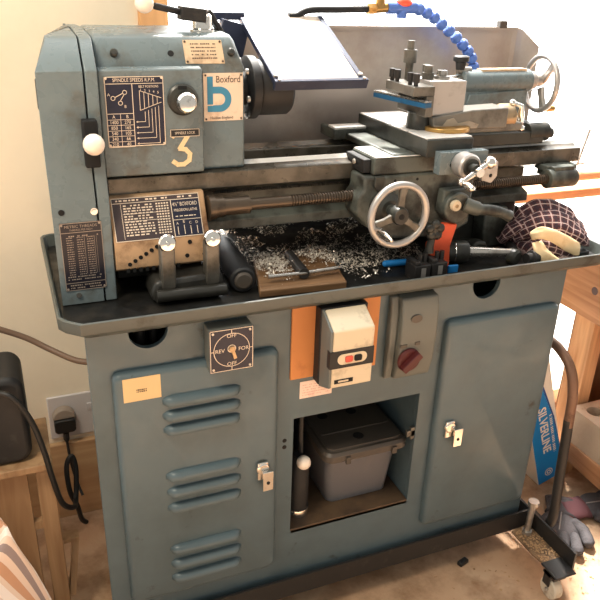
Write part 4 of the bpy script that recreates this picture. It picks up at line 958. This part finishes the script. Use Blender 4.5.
b = MB().box(-.108, -.072, .14, .18, FZ, .40); b.build('leg', 'plyz', WS, bevel=.003)
b = MB().box(-.124, -.108, .143, .16, .235, .255); b.build('rung', 'plyz', WS)
b = MB().box(-.36, -.072, .12, .30, .4002, .417); b.build('top_board', 'plyz', WS, bevel=.002)
b = MB().loft([[(-.072, .15, .02), (-.072, .17, .02), (-.06, .17, .01), (-.06, .15, .01)], [(-.052, .19, .14), (-.052, .21, .14), (-.036, .21, .14), (-.036, .19, .14)]]); 
b.box(-.0715, -.036, .185, .215, .14, .15); b.build('brace', 'plyz', WS)
b = MB().box(-.36, -.32, .27, .30, FZ, .40).box(-.108, -.072, .27, .30, FZ, .40); b.build('leg', 'plyz', WS)
b = MB().prism(rrect(-.33, -.106, .4175, .618, .03, 6), 'y', .14, .27); o = b.build('black_hood', 'black', bevel=.012, seg=3); tag(o, 'black plastic hood with rounded corners on the wooden stand', 'hood')
b = MB().tube(spline([(-.22, .128, .618), (-.155, .128, .600), (-.125, .118, .585), (-.10, .115, .53), (-.085, .112, .46), (-.075, .112, .38), (-.062, .13, .30), (-.038, .19, .235), (-.030, .24, .225), (-.022, .27, .28), (-.028, .28, .31), (-.042, .27, .29), (-.042, .25, .235), (-.030, .25, .19), (-.022, .28, .12), (-.012, .30, .09)], 6), .006, 10)
o = b.build('black_cable', 'rubber'); tag(o, 'black cable hanging from the hood down past the wooden stand', 'cable')
CT2 = thing('striped_towel', (-.22, -.08, FZ), 'pale striped towel draped in a heap at the lower left', 'towel')
heap(-.268, -.03, .20, .15, .53, FZ, .18, 1.7, 9, 60, .75).build('towel', 'striped', CT2, ang=180)
# floor bits
b = MB(); rnd = random.Random(3)
for i in range(520):
    x, y = rnd.uniform(-.1, 1.5), rnd.uniform(-.5, .12)
    if rnd.random() < .35: x, y = rnd.gauss(1.15, .14), rnd.gauss(-.1, .1)
    if 1.05 < x < 1.12 and -.195 < y < -.03: z = .0105
    elif x < 1.05 and y > -.03: continue
    else: z = FZ
    a = rnd.uniform(0, 6.28); L = rnd.uniform(.001, .004); w = L*rnd.uniform(.2, .8); c, s = math.cos(a), math.sin(a)
    q = [(x+c*dx-s*dy, y+s*dx+c*dy, z+.0008+rnd.uniform(0, .003)) for dx, dy in ((-L, -w), (L, -w), (L, w), (-L, w))]
    b.bm.faces.new([b.bm.verts.new(t) for t in q])
for i in range(260):
    x, y = rnd.uniform(1.056, 1.11), rnd.uniform(-.165, -.03); L = rnd.uniform(.001, .0035)
    b.sph((x, y, .0105+L*.3), L, 6, (1, 1, .5))
o = b.build('wood_shavings', 'shav', flat=True); tag(o, 'fine pale wood shavings scattered on the floor in front of the lathe', 'shavings', kind='stuff')
b = MB().obox((.918, -.015, FZ+.0065), (1, .3, 0), (-.3, 1, 0), (0, 0, 1), .016, .008, .006); o = b.build('dark_scrap', 'rubber', bevel=.003); tag(o, 'small dark scrap lying on the floor in front of the stand', 'scrap')

# ================================================================== LIGHT AND CAMERA
w = bpy.data.worlds.new('sky'); S.world = w; w.use_nodes = True
nt = w.node_tree; N = nt.nodes; L = nt.links; bg = N['Background']
tc = N.new('ShaderNodeTexCoord'); sp = N.new('ShaderNodeSeparateXYZ'); L.new(tc.outputs['Generated'], sp.inputs[0])
r = N.new('ShaderNodeMapRange'); r.inputs['From Min'].default_value = -.15; r.inputs['From Max'].default_value = .35; r.interpolation_type = 'SMOOTHSTEP'
L.new(sp.outputs['Y'], r.inputs['Value'])
mx = N.new('ShaderNodeMix'); mx.data_type = 'RGBA'; L.new(r.outputs['Result'], mx.inputs['Factor'])
mx.inputs['A'].default_value = (.62, .595, .545, 1); mx.inputs['B'].default_value = (6.5, 6.5, 6.4, 1)
L.new(mx.outputs['Result'], bg.inputs['Color']); bg.inputs['Strength'].default_value = 1.0
def area(name, loc, tgt, size, energy, col):
    l = bpy.data.lights.new(name, 'AREA'); l.size = size; l.energy = energy; l.color = col
    o = bpy.data.objects.new(name, l); COL.objects.link(o); o.location = loc
    o.rotation_euler = (Vector(tgt)-Vector(loc)).to_track_quat('-Z', 'Y').to_euler(); return o
area('wall_fill_light', (-.6, -.5, 2.3), (-.3, .5, 1.0), .4, 26, (1, .88, .70))  # unseen warm fill, added to brighten the upper left wall

sl_ = bpy.data.lights.new('sun', 'SUN'); sl_.energy = 24; sl_.angle = math.radians(9); sl_.color = (1, .95, .88)
so = bpy.data.objects.new('sun', sl_); COL.objects.link(so); so.location = (1.5, 4, 4); so.rotation_euler = Vector((-.10, -.53, -.85)).to_track_quat('-Z', 'Y').to_euler()
cam = bpy.data.cameras.new('camera'); co_ = bpy.data.objects.new('camera', cam); COL.objects.link(co_)
R = Matrix(((0.9262626326898299, -0.12903658705938237, 0.35410040169783996), (-0.37550705087702374, -0.39606855421597575, 0.8379284904470709), (0.03212460154064943, -0.9091090471232443, -0.4153176500156494)))
B = Matrix(((R[0][0], -R[0][1], -R[0][2]), (R[1][0], -R[1][1], -R[1][2]), (R[2][0], -R[2][1], -R[2][2])))
co_.matrix_world = Matrix.Translation((-.07227812, -1.16871635, 1.35047673)) @ B.to_4x4()
cam.sensor_width = 36; cam.lens = 708/600*36; cam.clip_start = .02
S.camera = co_
vs = S.view_settings; vs.view_transform = 'Standard'; vs.look = 'None'; vs.gamma = 1; vs.use_curve_mapping = False; vs.exposure = 0
